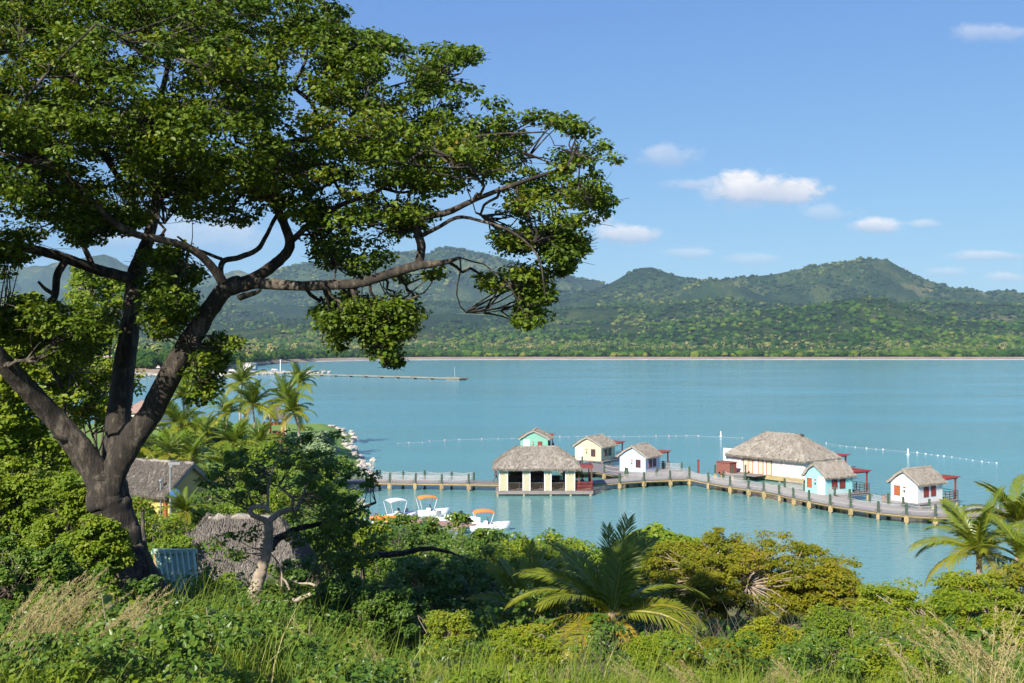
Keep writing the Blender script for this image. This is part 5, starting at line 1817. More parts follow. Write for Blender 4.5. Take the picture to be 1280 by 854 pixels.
# ------------------------------------------------ thatched huts, pergola, house, lamp, shed
HUTW = wallmat("wall_hut_yellow", (0.62, 0.46, 0.16), False)


def hut(label, px, Y, a, b, ze, zr, r, yaw, walls, name="thatched_hut"):
    X = (px - 640) / FPX * Y
    zb = float(zg(X, Y))
    t = thing(name, label, "hut", (X, Y, zb), yaw)
    thatch_roof(a, b, ze - zb, zr - zb, b if walls else r, .26, 260, dsp=.35, sw=.03).build("roof", THATCH, t)
    wa, wb = a - .55, b - .55
    for x in (-wa, wa):
        for y in (-wb, 0, wb):
            Geo().tube([(x, y, -.4), (x, y, ze - zb + .15)], .11, 8).build("post", ORANGEWOOD, t)
    if walls:
        g = Geo(); e_ = ze - zb; q = [(-wa + .1, -.2), (wa - .1, -.2), (wa - .1, e_ + .3), (0, zr - zb - .32), (-wa + .1, e_ + .3)]
        g.add([(x, -wb - .3, z) for x, z in q] + [(x, wb + .3, z) for x, z in q], [np.array([[0, 1, 2, 3, 4]]), np.array([[9, 8, 7, 6, 5]]), np.array([[i + 5, (i + 1) % 5 + 5, (i + 1) % 5, i] for i in range(5)])])
        g.build("wall", HUTW, t)
        g = Geo(); g.box((wa - .15 + .02, .4, 1.0), (.06, .9, 2.0)); g.build("door", DARKWOOD, t)
    else:
        g = Geo()
        for y in (-wb, wb): g.box((0, y, ze - zb + .02), (2 * wa, .14, .16))
        g.build("tie_beam", ORANGEWOOD, t)
        g = Geo(); g.box((0, .2, .55), (wa * 1.3, 1.0, 1.1)); g.box((0, .2, 1.14), (wa * 1.4, 1.2, .08))
        g.build("counter", ORANGEWOOD, t)
    return t


hut("thatched hut with yellow walls seen right of the big trunk", 203, 75, 2.6, 3.0, 6.9, 8.95, 1.3, rad(62), True)
hut("nearer thatched shelter behind the twisted tree, roof only in view", 303, 45, 2.5, 2.75, 7.6, 9.75, 1.45, rad(92), False)
hut("small thatched parasol roof among the lawn palms", 346, 176, 1.6, 1.6, 5.4, 7.6, .05, .3, False, "thatched_parasol")
p = G(343, 556, 2.0)
t = thing("garden_pergola", "small orange timber pergola standing on the lawn among palms", "pergola", p, rad(12))
for x in (-1.4, 1.4):
    for y in (-1.2, 1.2):
        Geo().box((x, y, 1.5), (.22, .22, 3.4)).build("post", ORANGEWOOD, t)
g = Geo()
for y in (-1.2, 1.2): g.box((0, y, 3.3), (3.6, .14, .26))
for x in np.linspace(-1.6, 1.6, 7): g.box((x, 0, 3.5), (.12, 3.2, .14))
g.build("roof_beams", ORANGEWOOD, t)
Geo().box((0, 0, .12), (3.2, 2.8, .25)).box((0, .2, .5), (2.2, .7, .1)).build("bench_deck", ORANGEWOOD, t)

c = P(186, 540, 200)
t = thing("pink_house", "pink walled house with brown hipped roof behind the limb on the point", "house", (c[0], c[1], 1.9), rad(-12))
Geo().box((0, 0, 1.5), (7.5, 6, 3.0)).build("wall", WM_PINK, t)
g = Geo()
V = [(-4.4, -3.6, 3.02), (4.4, -3.6, 3.02), (4.4, 3.6, 3.02), (-4.4, 3.6, 3.02), (-1.6, 0, 5.2), (1.6, 0, 5.2)]
g.add(V, [np.array([[0, 1, 5, 4], [2, 3, 4, 5]]), np.array([[1, 2, 5], [3, 0, 4]]), np.array([[3, 2, 1, 0]])])
g.build("roof", solid("roof_brown", (.34, .22, .18), (.24, .15, .12), 2, .85), t)
for x in (-2, 1.6): shutters(t, "window", (x, -3, 1.6), 1.0, 1.2, 'y-', WHITE, GLASSM, 2)

c = P(213, 640, 70); zb = float(zg(c[0], 70))
t = thing("lamp_post", "thin grey lamp post with a blue round board beside the yellow gabled hut", "lamp post", (c[0], 70, zb))
Geo().tube([(0, 0, -.3), (0, 0, 9.3 - zb)], .07, 8).build("pole", GREYMETAL, t)
Geo().box((.28, 0, 9.35 - zb), (.8, .25, .16)).box((0.06, 0, 9.2 - zb), (.2, .2, .2)).build("lamp_head", GREYMETAL, t)
Geo().tube([(.32, -.12, 7.3 - zb), (.32, .02, 7.3 - zb)], .36, 18).build("round_board", solid("board_blue", (.05, .16, .34), (.03, .11, .26), 4, .5), t)
c = P(190, 622, 72); zb = float(zg(c[0], 72))
o = Geo().tube([(0, 0, -.3), (0, 0, 2.6)], .06, 8).ball((0, 0, 2.7), .14).build("path_light", GREYMETAL)
o.location = (c[0] + 0.6, 72, zb + 1.3); tag(o, "short thin post before the yellow gabled hut's roof", "post")

# corrugated green lean-to
gm = solid("green_sheet", (0.46, 0.60, 0.46), (0.36, 0.50, 0.38), 2.5, .55)
A, B_, C_, D_ = P(193, 691, 28.6), P(243, 688, 28.6), P(252, 756, 27.2), P(204, 757, 27.2)
t = thing("corrugated_shed", "pale green corrugated metal lean-to right of the big trunk", "shed", (A[0], 28, float(zg(A[0], 28))))
g = Geo()
n = 7
for k in range(n):
    u0, u1 = k / n, (k + 1) / n
    nv = unit(np.cross(B_ - A, A - D_)); nv = nv * np.sign(-nv[1])
    q = lambda u, v: (A * (1 - u) + B_ * u) * (1 - v) + (D_ * (1 - u) + C_ * u) * v
    for (a, b, h) in ((u0, u0 + .70 / n, 0.0), (u0 + .70 / n, u1, .085)):
        V = [q(a, 0) + nv * h, q(b, 0) + nv * h, q(b, 1) + nv * h, q(a, 1) + nv * h]
        W = [x - nv * .03 for x in V] if h == 0 else [x - nv * .115 for x in V]
        g.add(V + W, np.array([[0, 3, 2, 1], [4, 5, 6, 7], [0, 1, 5, 4], [1, 2, 6, 5], [2, 3, 7, 6], [3, 0, 4, 7]]))
g.build("sheet", gm, t, world=True)
g = Geo(); g.box(((A + B_) / 2 + [0, -.03, 0.01]), (B_[0] - A[0] + .12, .14, .12)); g.build("top_rail", gm, t, world=True)
for q in (A, B_):
    Geo().box((q[0], q[1] + .12, q[2] - 1.0), (.1, .1, 2.0)).build("post", TANWOOD, t, world=True)
g = Geo()
g.box(((A[0] + B_[0]) / 2, 28.9, A[2] - .95), (B_[0] - A[0], .05, 1.7)); g.build("back_board", gm, t, world=True)


# ------------------------------------------------ people
def person(label, loc, rz, top_c, leg_c, pose="stand", hair=(.02, .015, .012), skin=(.22, .12, .08), group=None):
    t = thing("person", label, "person", loc, rz, group)
    if pose == "stand":
        J = [(0, 0, .95), (0, 0, 1.15), (0, 0, 1.38), (0, -.02, 1.50), (0, -.03, 1.63), (0, -.02, 1.74)]
        legs = [[(.09, 0, .90), (.11, -.03, .50), (.11, .03, .08), (.12, -.10, .03)], [(-.09, 0, .90), (-.11, .02, .50), (-.11, .06, .08), (-.12, -.07, .03)]]
        arms = [[(.17, 0, 1.40), (.24, .02, 1.12), (.25, -.06, .88), (.25, -.09, .78)], [(-.17, 0, 1.40), (-.24, .02, 1.12), (-.24, -.08, .88), (-.24, -.11, .78)]]
    elif pose == "walk":
        J = [(0, 0, .93), (0, -.02, 1.14), (0, -.04, 1.37), (0, -.06, 1.49), (0, -.08, 1.62), (0, -.07, 1.73)]
        legs = [[(.09, 0, .88), (.10, -.20, .50), (.10, -.26, .08), (.10, -.39, .04)], [(-.09, 0, .88), (-.10, .12, .50), (-.10, .36, .14), (-.10, .28, .04)]]
        arms = [[(.17, -.03, 1.39), (.23, .10, 1.13), (.22, .08, .89), (.22, .05, .79)], [(-.17, -.03, 1.39), (-.23, -.14, 1.14), (-.2, -.30, .96), (-.19, -.36, .9)]]
    else:
        J = [(0, 0, .50), (0, .02, .70), (0, 0, .93), (0, -.02, 1.05), (0, -.04, 1.18), (0, -.03, 1.29)]
        legs = [[(.09, -.02, .49), (.12, -.42, .50), (.12, -.42, .08), (.12, -.56, .04)], [(-.09, -.02, .49), (-.12, -.42, .50), (-.12, -.40, .08), (-.12, -.54, .04)]]
        arms = [[(.17, 0, .95), (.23, -.06, .70), (.15, -.30, .66), (.12, -.38, .67)], [(-.17, 0, .95), (-.23, -.06, .70), (-.15, -.30, .66), (-.12, -.38, .67)]]

    def skin_mesh(name, pts, edges, radii, mt, smooth=1):
        me = bpy.data.meshes.new(name)
        me.from_pydata([tuple(p) for p in pts], edges, [])
        o = bpy.data.objects.new(name, me)
        COL.objects.link(o); o.parent = t
        o.modifiers.new("skin", 'SKIN')
        for d, r_ in zip(me.skin_vertices[0].data, radii):
            d.radius = r_ if isinstance(r_, tuple) else (r_, r_)
        me.skin_vertices[0].data[0].use_root = True
        s_ = o.modifiers.new("sub", 'SUBSURF'); s_.levels = 1; s_.render_levels = smooth
        me.materials.append(mt)
        return o
    V = list(J); E = [(i, i + 1) for i in range(5)]
    rr = [(.15, .11), (.13, .10), (.15, .10), .055, (.085, .10), (.06, .07)]
    for L_ in legs:
        b = len(V); V += L_; E += [(0, b)] + [(b + i, b + i + 1) for i in range(3)]; rr += [.085, .06, .04, .035]
    for L_ in arms:
        b = len(V); V += L_; E += [(2, b)] + [(b + i, b + i + 1) for i in range(3)]; rr += [.055, .045, .032, .035]
    sk_ = solid("skin_%d" % int(skin[0] * 100), skin, tuple(c * .85 for c in skin), 3, .6)
    body = skin_mesh("body", V, E, rr, sk_, 2)
    sc = solid("cloth_%d_%d" % (int(top_c[0] * 100), int(top_c[1] * 100)), top_c, tuple(c * .8 for c in top_c), 8, .9)
    lc = solid("cloth_%d_%d" % (int(leg_c[0] * 100), int(leg_c[1] * 100)), leg_c, tuple(c * .8 for c in leg_c), 8, .9)
    V2 = [J[0], J[1], J[2]] + [arms[0][0], arms[0][1], arms[1][0], arms[1][1]]
    skin_mesh("shirt", V2, [(0, 1), (1, 2), (2, 3), (3, 4), (2, 5), (5, 6)], [(.165, .125), (.15, .12), (.165, .12), .075, .065, .075, .065], sc, 2)
    V3 = [(J[0][0], J[0][1], J[0][2] - .02)] + legs[0][:3] + legs[1][:3]
    skin_mesh("trousers", V3, [(0, 1), (1, 2), (2, 3), (0, 4), (4, 5), (5, 6)], [(.17, .13), .105, .08, .06, .105, .08, .06], lc, 2)
    h = J[5]
    g = Geo(); g.ball((h[0], h[1] + .015, h[2] - .03), (.10, .115, .10), 10, 8)
    g.build("hair", solid("hair_dark", hair, hair, 5, .7), t, True)
    return t


zb = float(zg(-22.5, 74))
person("person in a bright red shirt and dark trousers beside the yellow gabled hut", (P(243, 0, 74)[0], 74, zb), PI * .9, (.80, .06, .03), (.02, .022, .03))
fp = (near_at(619) + far_at(619)) / 2
person("person in a dark purple top walking the pier left of the pavilion", (fp[0], fp[1], ZD), PI * .55, (.06, .04, .09), (.10, .09, .09), "walk")
PO = np.array(PAV.location)
chair_m = DARKWOOD
CH = None
for k, (x, y, rz, c1, lb) in enumerate(((0.0 - 2.9 + 2.6, -1.0, 0.3, (.03, .03, .05), "seated person in black behind the pavilion's middle opening"),
                                       (0.7, -1.05, -0.3, (.05, .05, .09), "seated person in navy at the table in the pavilion's middle opening"),
                                       (2.9, -1.0, 0.2, (.45, .10, .06), "seated person in rust red in the pavilion's right opening"),
                                       (5.4, -.7, 0.0, (.10, .14, .26), "seated person in blue under the pavilion's red porch roof"))):
    person(lb, (PO[0] + x, PO[1] + y, PO[2]), rz, c1, (.04, .045, .06), "sit")
    if CH is None:
        CH = thing("dining_chair", "dark wooden chair under a seated guest in the pavilion", "chair", (PO[0] + x, PO[1] + y, PO[2]), rz, "chairs in the pavilion")
        Geo().box((0, .02, .40), (.44, .44, .05)).build("seat", DARKWOOD, CH)
        Geo().box((0, .235, .68), (.42, .04, .5)).build("backrest", DARKWOOD, CH)
        for a in (-.19, .19):
            for b in (-.17, .21): Geo().box((a, b, .187), (.045, .045, .37)).build("leg", DARKWOOD, CH)
    else:
        c = copy_tree(CH); c.location = (PO[0] + x, PO[1] + y, PO[2]); c.rotation_euler = (0, 0, rz)
for k, (x, y) in enumerate(((-2.9, 2.4), (4.9, 1.6))):
    t = thing("potted_plant", ["yellow green potted plant in the pavilion's left opening", "yellow green potted plant behind the pavilion's red porch"][k], "plant", (PO[0] + x, PO[1] + y, PO[2]))
    Geo().lathe([(.22, 0), (.32, .5), (.34, .55), (.28, .5)], 12).build("pot", TANWOOD, t)
    g = Geo(); c_ = np.array([[0, 0, 1.25], [.3, 0, 1.5], [-.3, .1, 1.45], [0, -.2, 1.75], [.2, .2, 1.1]])
    clump_leaves(g, c_, np.full(5, .45), 60, .28, .12, .8, True); g.tube([(0, 0, .4), (0, 0, 1.4)], .04, 6, tint=.2)
    g.build("foliage", L_LIME, t)


# ------------------------------------------------ moored boats and their jetty
def boat(label, px, py, rz, L, canopy=None, zc=1.75, name="motor_boat"):
    p = G(px, py, 0)
    t = thing(name, label, "boat", (p[0], p[1], 0), rz)
    st = np.linspace(0, 1, 9)
    V = []
    for s in st:
        x = (s - .45) * L
        w = .34 * L / 2.1 * (1 - max(0, (s - .45) / .55) ** 2.2) + .01
        top = .62 + .25 * s ** 2
        for yy, zz in ((-w, top), (-w * .92, .25), (-w * .45, -.22), (0, -.34 + .3 * s ** 4), (w * .45, -.22), (w * .92, .25), (w, top), (w * .86, top), (w * .8, .28), (-w * .8, .28), (-w * .86, top)):
            V.append((x, yy, zz))
    n = 11
    F = [[i * n + j, (i + 1) * n + j, (i + 1) * n + (j + 1) % n, i * n + (j + 1) % n] for i in range(8) for j in range(n)]
    Geo().add(V, [np.array(F), np.arange(n)[None], (np.arange(n) + 8 * n)[::-1][None]]).build("hull", WHITE, t, True)
    Geo().box((.05 * L, 0, .62), (.3, .5, .66)).box((-.02 * L, 0, .5), (.5, .9, .4)).build("console", WHITE, t)
    Geo().box((.05 * L + .17, 0, 1.13), (.03, .55, .36), ry=-.3).build("windscreen", GLASSM, t)
    Geo().box((-.47 * L, 0, .75), (.35, .36, .6)).box((-.5 * L, 0, .2), (.16, .14, .9)).build("outboard_motor", GREYMETAL, t)
    if canopy:
        m_ = solid("canopy_" + canopy, {"orange": (.85, .27, .06), "white": (.8, .8, .82)}[canopy], None, 3, .7)
        g = Geo()
        xs = np.linspace(-1, 1, 7); ys_ = np.linspace(-1, 1, 7)
        A_ = np.array([[x * .95, y * .8, zc + .28 * (1 - x * x) * .6 + .15 * (1 - y * y)] for x in xs for y in ys_])
        i_ = (np.arange(6)[:, None] * 7 + np.arange(6)[None]).ravel()
        f_ = np.stack([i_, i_ + 7, i_ + 8, i_ + 1], 1)
        g.add(A_, f_); g.add(A_ - [0, 0, .05], f_[:, ::-1])
        c_ = g.build("canopy", m_, t, True)
        for x in (-.9, .9):
            for y in (-.75, .75): Geo().tube([(x * .6, y * .9, .6), (x, y, zc)], .025, 6).build("canopy_pole", WHITE, c_)
    return t


boat("white motor boat with orange sun canopy nearest the open water", 604, 664, rad(10), 4.6, "orange")
boat("white open motor boat without canopy beside the boat jetty", 572, 655, rad(-35), 5.0)
boat("white boat with orange canopy behind the green mooring post", 533, 647, rad(20), 4.4, "orange", 1.95)
boat("white boat under a white canopy at the left end of the moorings", 494, 652, rad(35), 4.6, "white", 2.0)
boat("small white boat half hidden by bushes left of the jetty", 455, 662, rad(-20), 4.2)
for k, (px, py, rz, lb) in enumerate(((480, 648, .15, "orange kayak lying on its rack left of the jetty"), (492, 653, .1, "orange kayak in front, lower of the two"))):
    p = G(px, py, .7)
    g = Geo(); s = np.linspace(-1, 1, 11)[:, None]
    g.tube(np.column_stack([s * 1.55, s * 0, .12 * s ** 2]), (.26 * (1 - np.abs(s[:, 0]) ** 2.5) + .02), 10)
    o = g.build("kayak", solid("kayak_orange", (.85, .22, .04), (.7, .16, .03), 2, .4), None, True)
    o.location = p; o.rotation_euler = (0, 0, rz); tag(o, lb, "kayak")
p0 = G(548, 655, .6)
t = thing("boat_jetty", "low reddish plank jetty among the moored boats", "jetty", (p0[0], p0[1], .6), rad(-28))
g = Geo()
for k in range(34): g.box((-3.4 + k * .2, 0, 0), (.185, 3.0, .08 - .004 * (k % 2)))
g.build("planking", solid("pinkish_planks", (.42, .26, .20), (.30, .18, .14), 3, .85), t)
for x in (-3.2, 0, 3.0):
    for y in (-1.3, 1.3): Geo().tube([(x, y, -2.5), (x, y, -.045)], .12, 8).build("pile", DARKWOOD, t)
p0 = G(532, 676, 0.0)
t = thing("mooring_post", "thick green mooring post with blue foot in front of the jetty", "post", (p0[0], p0[1], 0))
Geo().tube([(0, 0, .35), (0, 0, 1.9)], .26, 14).build("shaft", solid("post_teal", (.02, .20, .14), (.015, .13, .10), 4, .5), t)
Geo().tube([(0, 0, -1.2), (0, 0, .35)], .28, 14).build("foot", solid("post_blue", (.02, .10, .40), (.015, .07, .3), 4, .5), t)
p0 = G(489, 640, .3)
o = Geo().tube([(0, 0, -1), (0, 0, 4.0)], [.06, .045], 8).ball((0, 0, 4.05), .08).build("flagpole", GREYMETAL)
o.location = p0; tag(o, "bare thin grey pole rising beside the white canopied boat", "pole")

# ------------------------------------------------ far left shore: stone spit, jetty, buildings, vehicles
g = Geo()
sx = np.linspace(-1.0, 1.0, 60)
pxs_ = np.linspace(150, 408, 90)
yc = np.interp(pxs_, [150, 262, 330, 408], [668, 690, 712, 728])
hw = np.interp(pxs_, [150, 262, 300, 330, 380, 408], [22, 30, 60, 34, 10, 2])
V = []
for k, o_ in enumerate((-1, -.82, -.3, .4, .85, 1)):
    y = yc + o_ * hw + (R.normal(size=90) * 1.0 if abs(o_) > .5 else 0)
    z = np.array([-1, 1.1, 1.7, 1.7, 1.2, -1])[k] + R.normal(size=90) * .15
    V.append(np.stack([(pxs_ - 640) / FPX * y, y, z], 1))
i_ = (np.arange(5)[:, None] * 90 + np.arange(89)[None]).ravel()
g.add(np.concatenate(V), np.stack([i_, i_ + 1, i_ + 91, i_ + 90], 1))
tag(g.build("spit", CONCRETE, smooth=False), kind="structure")
for k in range(70):
    px = R.uniform(262, 412)
    y = np.interp(px, pxs_, yc) + np.interp(px, pxs_, hw) * R.choice([-.95, .9, -.9, .6])
    rock((px - 640) / FPX * y, y, .7, R.uniform(.6, 1.7), "dark boulder on the stone spit across the bay", "boulders of the far stone spit", DARKROCK if k == -1 else None)
JETTYC = solid("weathered_concrete", (0.30, 0.27, 0.21), (0.18, 0.16, 0.13), 0.8, 0.9, 0.3, 0.03)
A_, B_ = G(384, 467.5, 1.0), G(562, 472.5, 1.0)
t = thing("far_jetty", "long low concrete jetty reaching into the bay from the stone spit", "jetty", A_)
d = unit((B_ - A_)[None])[0]; s_ = np.array([-d[1], d[0], 0])
Ln = np.linalg.norm(B_ - A_); az = math.atan2(d[1], d[0])
nseg = 9
for k in range(nseg):
    c = d * Ln * (k + .5) / nseg
    Geo().box((c[0], c[1], -.1 + R.normal() * .04), (Ln / nseg - .5, 3.6, .55), rz=az).build("slab", JETTYC, t)
for k in range(nseg + 1):
    c = d * Ln * k / nseg
    Geo().box((c[0], c[1], -1.4), (1.6, 2.6, 2.0), rz=az).build("pier_block", DARKROCK, t)
c = d * (Ln + 5.5)
Geo().box((c[0], c[1], .05), (12, 7, .75), rz=az).box((c[0], c[1], -1.2), (10, 6, 1.6), rz=az).build("head_platform", JETTYC, t)
Geo().tube([(c[0] - 1, c[1], .4), (c[0] - 1, c[1], 6)], .05, 6).build("beacon_pole", WHITE, t)


def shed(label, px, Y, w, h, dp, wm, roof_c, rz=0.05, name="harbour_building", z0=1.6):
    X = (px - 640) / FPX * Y
    t = thing(name, label, "building", (X, Y, z0), rz)
    Geo().box((0, 0, h / 2), (w, dp, h)).build("wall", wm, t)
    g = Geo(); V = [(-w / 2 - .3, -dp / 2 - .3, h + .02), (w / 2 + .3, -dp / 2 - .3, h + .02), (w / 2 + .3, dp / 2 + .3, h + .02), (-w / 2 - .3, dp / 2 + .3, h + .02), (-w / 2 - .3, 0, h + .9), (w / 2 + .3, 0, h + .9)]
    g.add(V, [np.array([[0, 1, 5, 4], [2, 3, 4, 5], [3, 2, 1, 0]]), np.array([[1, 2, 5], [3, 0, 4]])])
    g.build("roof", roof_c, t)
    for k in range(max(1, int(w / 3))):
        shutters(t, "window", (-w / 2 + 1.5 + k * 3, -dp / 2, h * .55), 1.1, 1.1, 'y-', WHITE, GLASSM, 2)
    return t


RB = solid("roof_rust", (.42, .22, .14), (.32, .16, .10), 1, .85)
shed("white harbour shed with low roof by the far stone spit", 307, 742, 8.2, 4.6, 5, WM_WHITE, solid("roof_tan", (.5, .42, .34), None, 1, .8), -.05)
shed("grey blue container like shed right of the white harbour shed", 317, 752, 4.2, 4.4, 5, solid("grey_blue", (.30, .36, .44), None, 1, .7), GREYMETAL, -.05, z0=1.65)
shed("pale roofed house seen through leaves left of the middle limb", 126, 720, 16, 4.5, 9, WM_PINK, solid("roof_pink", (.62, .42, .36), None, 1, .8), .1, z0=7)
shed("long low brown roofed building behind the right limb", 195, 735, 20, 3.2, 8, WM_WHITE, RB, .05)
shed("small rust roofed shed at the left of the far shore", 70, 720, 12, 4, 7, WM_WHITE, RB, .1, z0=3)


def car(label, px, Y, col, rz, z=1.75):
    X = (px - 640) / FPX * Y
    t = thing("parked_car", label, "car", (X, Y, z), rz)
    prof = [(-2.1, .35), (2.1, .35), (2.15, .75), (1.2, .92), (.65, 1.45), (-1.2, 1.48), (-1.9, .95), (-2.15, .85)]
    g = Geo(); n = len(prof)
    V = [(x, -.85, z_) for x, z_ in prof] + [(x, .85, z_) for x, z_ in prof]
    g.add(V, [np.arange(n)[None], (np.arange(n) + n)[::-1][None], np.array([[i + n, (i + 1) % n + n, (i + 1) % n, i] for i in range(n)])])
    g.build("body", solid("paint_%s" % col, {"white": (.8, .8, .8), "dark": (.04, .06, .07), "red": (.5, .06, .05)}[col], None, 2, .3), t)
    for s in (-1, 1): Geo().box((-.25, s * .858, 1.18), (1.7, .02, .36)).build("side_window", GLASSM, t)
    for x in (-1.3, 1.3):
        for s in (-1, 1): Geo().tube([(x, s * .66, .34), (x, s * .88, .34)], .34, 12).build("wheel", DARKROCK, t)


car("dark green car parked on the far stone spit", 330, 716, "dark", .1)
car("white car parked left of the harbour shed", 290, 712, "white", .05)
car("white car right of the harbour shed, farther back", 343, 728, "white", .2)
car("white van like car behind the right limb", 188, 700, "white", 0)
car("red car beside the white one behind the right limb", 232, 702, "red", .1)
o = Geo().tube([(0, 0, -.5), (0, 0, 7.6)], [.3, .24], 8).box((0, 0, 7.7), (1.0, .5, .3)).build("harbour_light", WHITE)
y = 725; o.location = ((350.5 - 640) / FPX * y, y, 1.6); tag(o, "white light pole standing on the far stone spit", "light pole")

# ------------------------------------------------ undergrowth and grass
def cover(n, sampler, hmin, hmax, L, W, mt, per, cr, name, tbase=.45, six=False, patch=2.0, seed=3.0, thr=-.35):
    x, y = sampler(n)
    k = fbm(np.stack([x / patch, y / patch, x * 0 + seed], 1), 3) > thr
    x, y = x[k], y[k]
    hh = hmin + (hmax - hmin) * np.clip(.5 + .6 * fbm(np.stack([x / patch, y / patch, x * 0 + seed + 9], 1), 3), 0, 1)
    z = zg(x, y) + hh * R.random(len(x)) ** .6
    g = Geo()
    c = np.stack([x, y, z], 1)
    tb = np.clip(tbase + .20 * fbm(c / (patch * .7), 3) + R.normal(size=len(c)) * .10, 0, 1)
    clump_leaves(g, c, R.uniform(*cr, len(c)), per, L, W, .7, six, .8, .28, tb)
    return tag(g.build(name, mt), kind="stuff")


def cone(y0, y1, q0, q1, pw=1.0):
    def f(n):
        y = y0 + (y1 - y0) * R.random(n) ** pw
        return R.uniform(q0, q1, n) * y, y
    return f


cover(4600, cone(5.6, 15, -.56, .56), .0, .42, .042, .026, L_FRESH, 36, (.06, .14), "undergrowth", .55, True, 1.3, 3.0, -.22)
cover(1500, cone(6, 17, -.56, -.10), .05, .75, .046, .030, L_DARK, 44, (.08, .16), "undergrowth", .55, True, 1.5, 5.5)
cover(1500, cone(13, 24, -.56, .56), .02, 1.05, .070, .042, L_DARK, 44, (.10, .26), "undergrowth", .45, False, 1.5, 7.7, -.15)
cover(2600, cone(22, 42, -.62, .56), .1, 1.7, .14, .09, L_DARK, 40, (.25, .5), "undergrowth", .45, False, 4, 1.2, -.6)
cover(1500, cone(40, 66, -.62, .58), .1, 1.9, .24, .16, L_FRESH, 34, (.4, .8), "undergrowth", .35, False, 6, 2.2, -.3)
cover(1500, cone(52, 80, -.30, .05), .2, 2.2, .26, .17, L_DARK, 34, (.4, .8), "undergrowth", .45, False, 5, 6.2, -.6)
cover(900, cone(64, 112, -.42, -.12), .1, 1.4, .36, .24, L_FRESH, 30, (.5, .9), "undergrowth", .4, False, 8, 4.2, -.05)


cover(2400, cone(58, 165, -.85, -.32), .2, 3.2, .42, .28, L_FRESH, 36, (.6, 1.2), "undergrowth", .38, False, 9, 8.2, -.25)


def blades(g, base, h, az, lean, wid, tint, seg=4):
    """curved grass blades: base (n,3), height, direction they lean to"""
    n = len(base)
    s = np.linspace(0, 1, seg + 1)
    D = np.stack([np.cos(az), np.sin(az), np.zeros(n)], 1)
    S = np.stack([-np.sin(az + R.normal(size=n) * .8), np.cos(az + R.normal(size=n) * .8), np.zeros(n)], 1)
    rows_ = []
    for t_ in s:
        p = base + D * (lean * h * t_ ** 1.8)[:, None] + np.array([0, 0, 1]) * (h * (t_ - .28 * lean * t_ ** 2.6))[:, None]
        w = wid * (1 - t_ ** 1.6) * .5 + .0004
        rows_ += [p - S * w[:, None], p + S * w[:, None]]
    V = np.stack(rows_, 1).reshape(-1, 3)
    m_ = 2 * (seg + 1)
    i_ = np.arange(n)[:, None] * m_
    F = np.concatenate([i_ + np.array([[2 * k, 2 * k + 1, 2 * k + 3, 2 * k + 2]]) for k in range(seg)])
    g.add(V, F, np.repeat(tint, m_))


def field(n, sampler, h0, h1, w, thr, seed, tm):
    x, y = sampler(n)
    k = fbm(np.stack([x / 1.1, y / 1.1, x * 0 + seed], 1), 3) + R.normal(size=n) * .18 > thr
    x, y = x[k], y[k]
    m_ = len(x)
    g = Geo()
    blades(g, np.stack([x, y, zg(x, y) - .03], 1), R.uniform(h0, h1, m_) * np.clip(.75 + .8 * fbm(np.stack([x / .8, y / .8, x * 0 + seed + 2], 1), 2), .35, 1.5), R.normal(.2, 1.4, m_), R.uniform(.1, .9, m_), R.uniform(.6, 1.3, m_) * w, np.clip(R.normal(tm, .2, m_), 0, 1))
    return tag(g.build("grass", L_GRASS), kind="stuff")


field(22000, cone(5.4, 12, -.56, .56), .14, .62, .008, .0, 1.5, .45)
field(9000, cone(9, 18, -.34, .56), .3, .95, .012, -.1, 4.5, .5)
g = Geo()
for k in range(520):
    Y = R.uniform(17, 32); x = R.uniform(.02, .40) * Y
    p = np.array([x, Y, float(zg(x, Y)) - .05]); h = R.uniform(.35, 1.3)
    d = np.array([R.normal() * .5, R.normal() * .5, 1.0]) * h
    g.tube([p, p + d * .5 + R.normal(size=3) * .06, p + d + R.normal(size=3) * .12], [.008, .006, .002], 4, False)
    if k % 2:
        g.tube([p + d * .55, p + d * .8 + R.normal(size=3) * .18 * h], [.005, .002], 3, False)
tag(g.build("dry_brush", TWIG), kind="stuff")
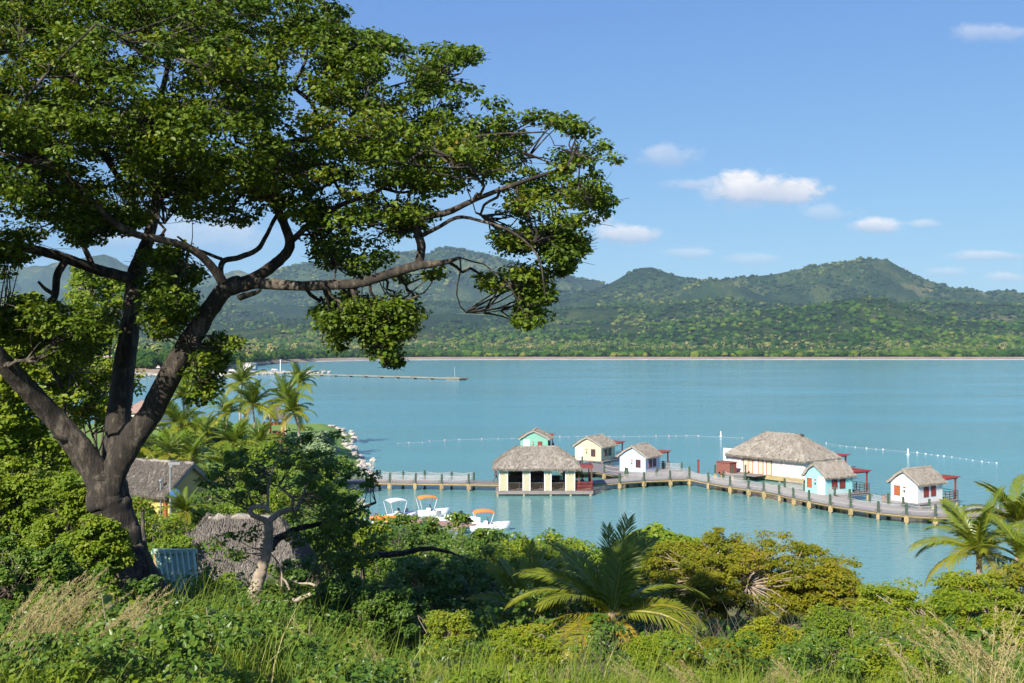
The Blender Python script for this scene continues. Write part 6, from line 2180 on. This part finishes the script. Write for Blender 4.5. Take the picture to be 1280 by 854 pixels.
# single tall tufts
TU = []
for k in range(4):
    n = 46
    t = thing("grass_tuft", "upright tuft of long green grass blades rising from the undergrowth", "grass", (0, 0, 0), 0, "tall grass tufts in the foreground")
    g = Geo(); a = R.uniform(0, 6.28, n); r_ = R.random(n) * .10
    blades(g, np.stack([np.cos(a) * r_, np.sin(a) * r_, np.zeros(n) - .05], 1), R.uniform(.45, 1.0, n), a + R.normal(size=n) * .4, R.uniform(.08, .7, n), R.uniform(.007, .014, n), np.clip(R.normal(.5, .17, n), 0, 1), 5)
    g.build("blades", L_GRASS, t)
    TU.append(t)
SD = []
for k in range(3):
    t = thing("seeding_grass", "clump of straw coloured grass stalks with feathery seed heads", "grass", (0, 0, 0), 0, "straw grass clumps in the foreground")
    g, g2 = Geo(), Geo()
    for q in range(11):
        h = R.uniform(.75, 1.15); az = R.normal(.1, .35); ln = R.uniform(.35, .75)
        s = np.linspace(0, 1, 8)
        p = np.stack([math.cos(az) * ln * h * s ** 1.6, math.sin(az) * ln * h * s ** 1.6, h * (s - .16 * s ** 2.5)], 1) + [R.normal() * .07, R.normal() * .07, -.05]
        g.tube(p, np.linspace(.0035, .0012, 8), 4, False, tint=R.uniform(.2, .8))
        m_ = 46
        u = R.uniform(.62, 1.0, m_)
        c = np.stack([np.interp(u, s, p[:, j]) for j in range(3)], 1) + R.normal(size=(m_, 3)) * .018 * (1.1 - u)[:, None] * 3
        ax = unit(np.array([math.cos(az) * ln, math.sin(az) * ln, .8])[None] + R.normal(size=(m_, 3)) * .35)
        add_leaves(g2, c, unit(R.normal(size=(m_, 3))), ax, R.uniform(.03, .07, m_), .005, np.clip(R.normal(.6, .2, m_), 0, 1), False)
    nb_ = 24; a = R.normal(.1, .9, nb_)
    blades(g, np.stack([R.normal(size=nb_) * .06, R.normal(size=nb_) * .06, np.zeros(nb_) - .05], 1), R.uniform(.3, .7, nb_), a, R.uniform(.3, .9, nb_), np.full(nb_, .007), R.uniform(0, .6, nb_), 5)
    g.build("stalks", L_STRAW, t); g2.build("seed_heads", L_STRAW, t)
    SD.append(t)
SG = []
for k in range(3):
    t = thing("seagrape_sprout", "sprout with large round pale grey green leaves in the undergrowth", "plant", (0, 0, 0), 0, "round leaved sprouts in the foreground")
    h = R.uniform(.4, .6)
    Geo().tube([(0, 0, -.05), (.02, .01, h * .5), (.05, -.02, h)], [.008, .006, .004], 6).build("stem", DRYTWIG, t)
    g = Geo(); n = 9
    for q in range(n):
        z_ = h * (.25 + .8 * q / n); a = q * 2.4; r_ = R.uniform(.032, .055)
        c = np.array([math.cos(a) * r_ * 1.1, math.sin(a) * r_ * 1.1, z_])
        nv = unit(np.array([math.cos(a) * .6, math.sin(a) * .6 - .5, .7]) + R.normal(size=3) * .3)
        u_ = unit(np.cross(nv, [.2, .4, .9])); w_ = np.cross(nv, u_)
        th = np.arange(14) / 14 * 2 * PI
        ring = c + np.outer(np.cos(th) * r_, u_) + np.outer(np.sin(th) * r_, w_) + np.outer(np.abs(np.sin(th)) * r_ * .16, nv)
        V = np.vstack([c[None], ring])
        F = np.array([[0, 1 + i, 1 + (i + 1) % 14] for i in range(14)])
        g.add(V, F, R.uniform(.1, .9))
    g.build("leaves", L_GREY if k < 2 else L_FRESH, t, True)
    SG.append(t)
cnt = {}


def put(src_, px, py, Y, s, rz=None):
    """one plant standing where the ground is met Y metres ahead at photo column px"""
    k = cnt.get(id(src_), 0); cnt[id(src_)] = k + 1
    o = src_[k] if k < len(src_) else copy_tree(src_[R.integers(0, len(src_))])
    x = (px - 640) / FPX * Y
    o.location = (x, Y, float(zg(x, Y)))
    o.scale = [s] * 3
    o.rotation_euler = (0, 0, R.uniform(0, 6.28) if rz is None else rz)


for px, Y, s in ((570, 11, 1.0), (590, 11.5, 1.1), (585, 10.5, .9), (540, 10, .7), (610, 12, .9), (640, 12, .8), (470, 9, .7), (410, 9, .8), (350, 9, .6), (220, 11, .8), (190, 11.5, .9), (440, 11, .9),
                 (500, 12, .9), (700, 11, .7), (735, 10, .6), (800, 11, .7), (850, 12, .8), (900, 11, .8), (870, 9, .7), (930, 10, .9), (1000, 9, .8), (1050, 10, .7), (1120, 9, .6), (660, 8, .5), (560, 8, .5),
                 (480, 7.5, .5), (380, 7.5, .5), (300, 8, .6), (270, 10, .7), (160, 9, .5), (90, 8, .5), (1180, 9, .6), (1250, 8, .8), (780, 8.5, .5), (620, 13, 1.1), (330, 11, .8), (525, 13, 1.0), (680, 13, .9)):
    put(TU, px, 0, Y, s)
for px, Y, s in ((-10, 6.6, .8), (20, 7, .85), (45, 7.2, .8), (95, 6.8, .75), (115, 7.4, .75), (140, 7, .7), (60, 9, .9), (10, 9.5, .8), (325, 11, .7), (455, 11, .8), (480, 12, .8), (530, 12, .7), (415, 10, .8),
                 (700, 10, .7), (820, 11, .7), (880, 9, .7), (1010, 10, .7), (1165, 9, .7), (1238, 7.5, 1.0), (1262, 8, 1.1), (1275, 8, 1.0), (955, 12, .8)):
    put(SD, px, 0, Y, s, R.normal(0.15, .5) if px < 300 else R.uniform(0, 6.28))
for px, Y, s in ((520, 10.5, 1.0), (488, 10, 1.0), (430, 10.3, 1.0), (382, 10.5, 1.1), (370, 11, .9), (300, 10.5, .9), (160, 8.5, 1.0), (180, 8.8, 1.0), (205, 9, .9), (135, 10, 1.1), (265, 9.2, .9), (640, 9, .8), (620, 9.6, .7),
                 (455, 11, .8), (545, 10, .8), (675, 8.5, .7), (590, 9, .7), (1215, 9, 1.0)):
    put(SG, px, 0, Y, s)
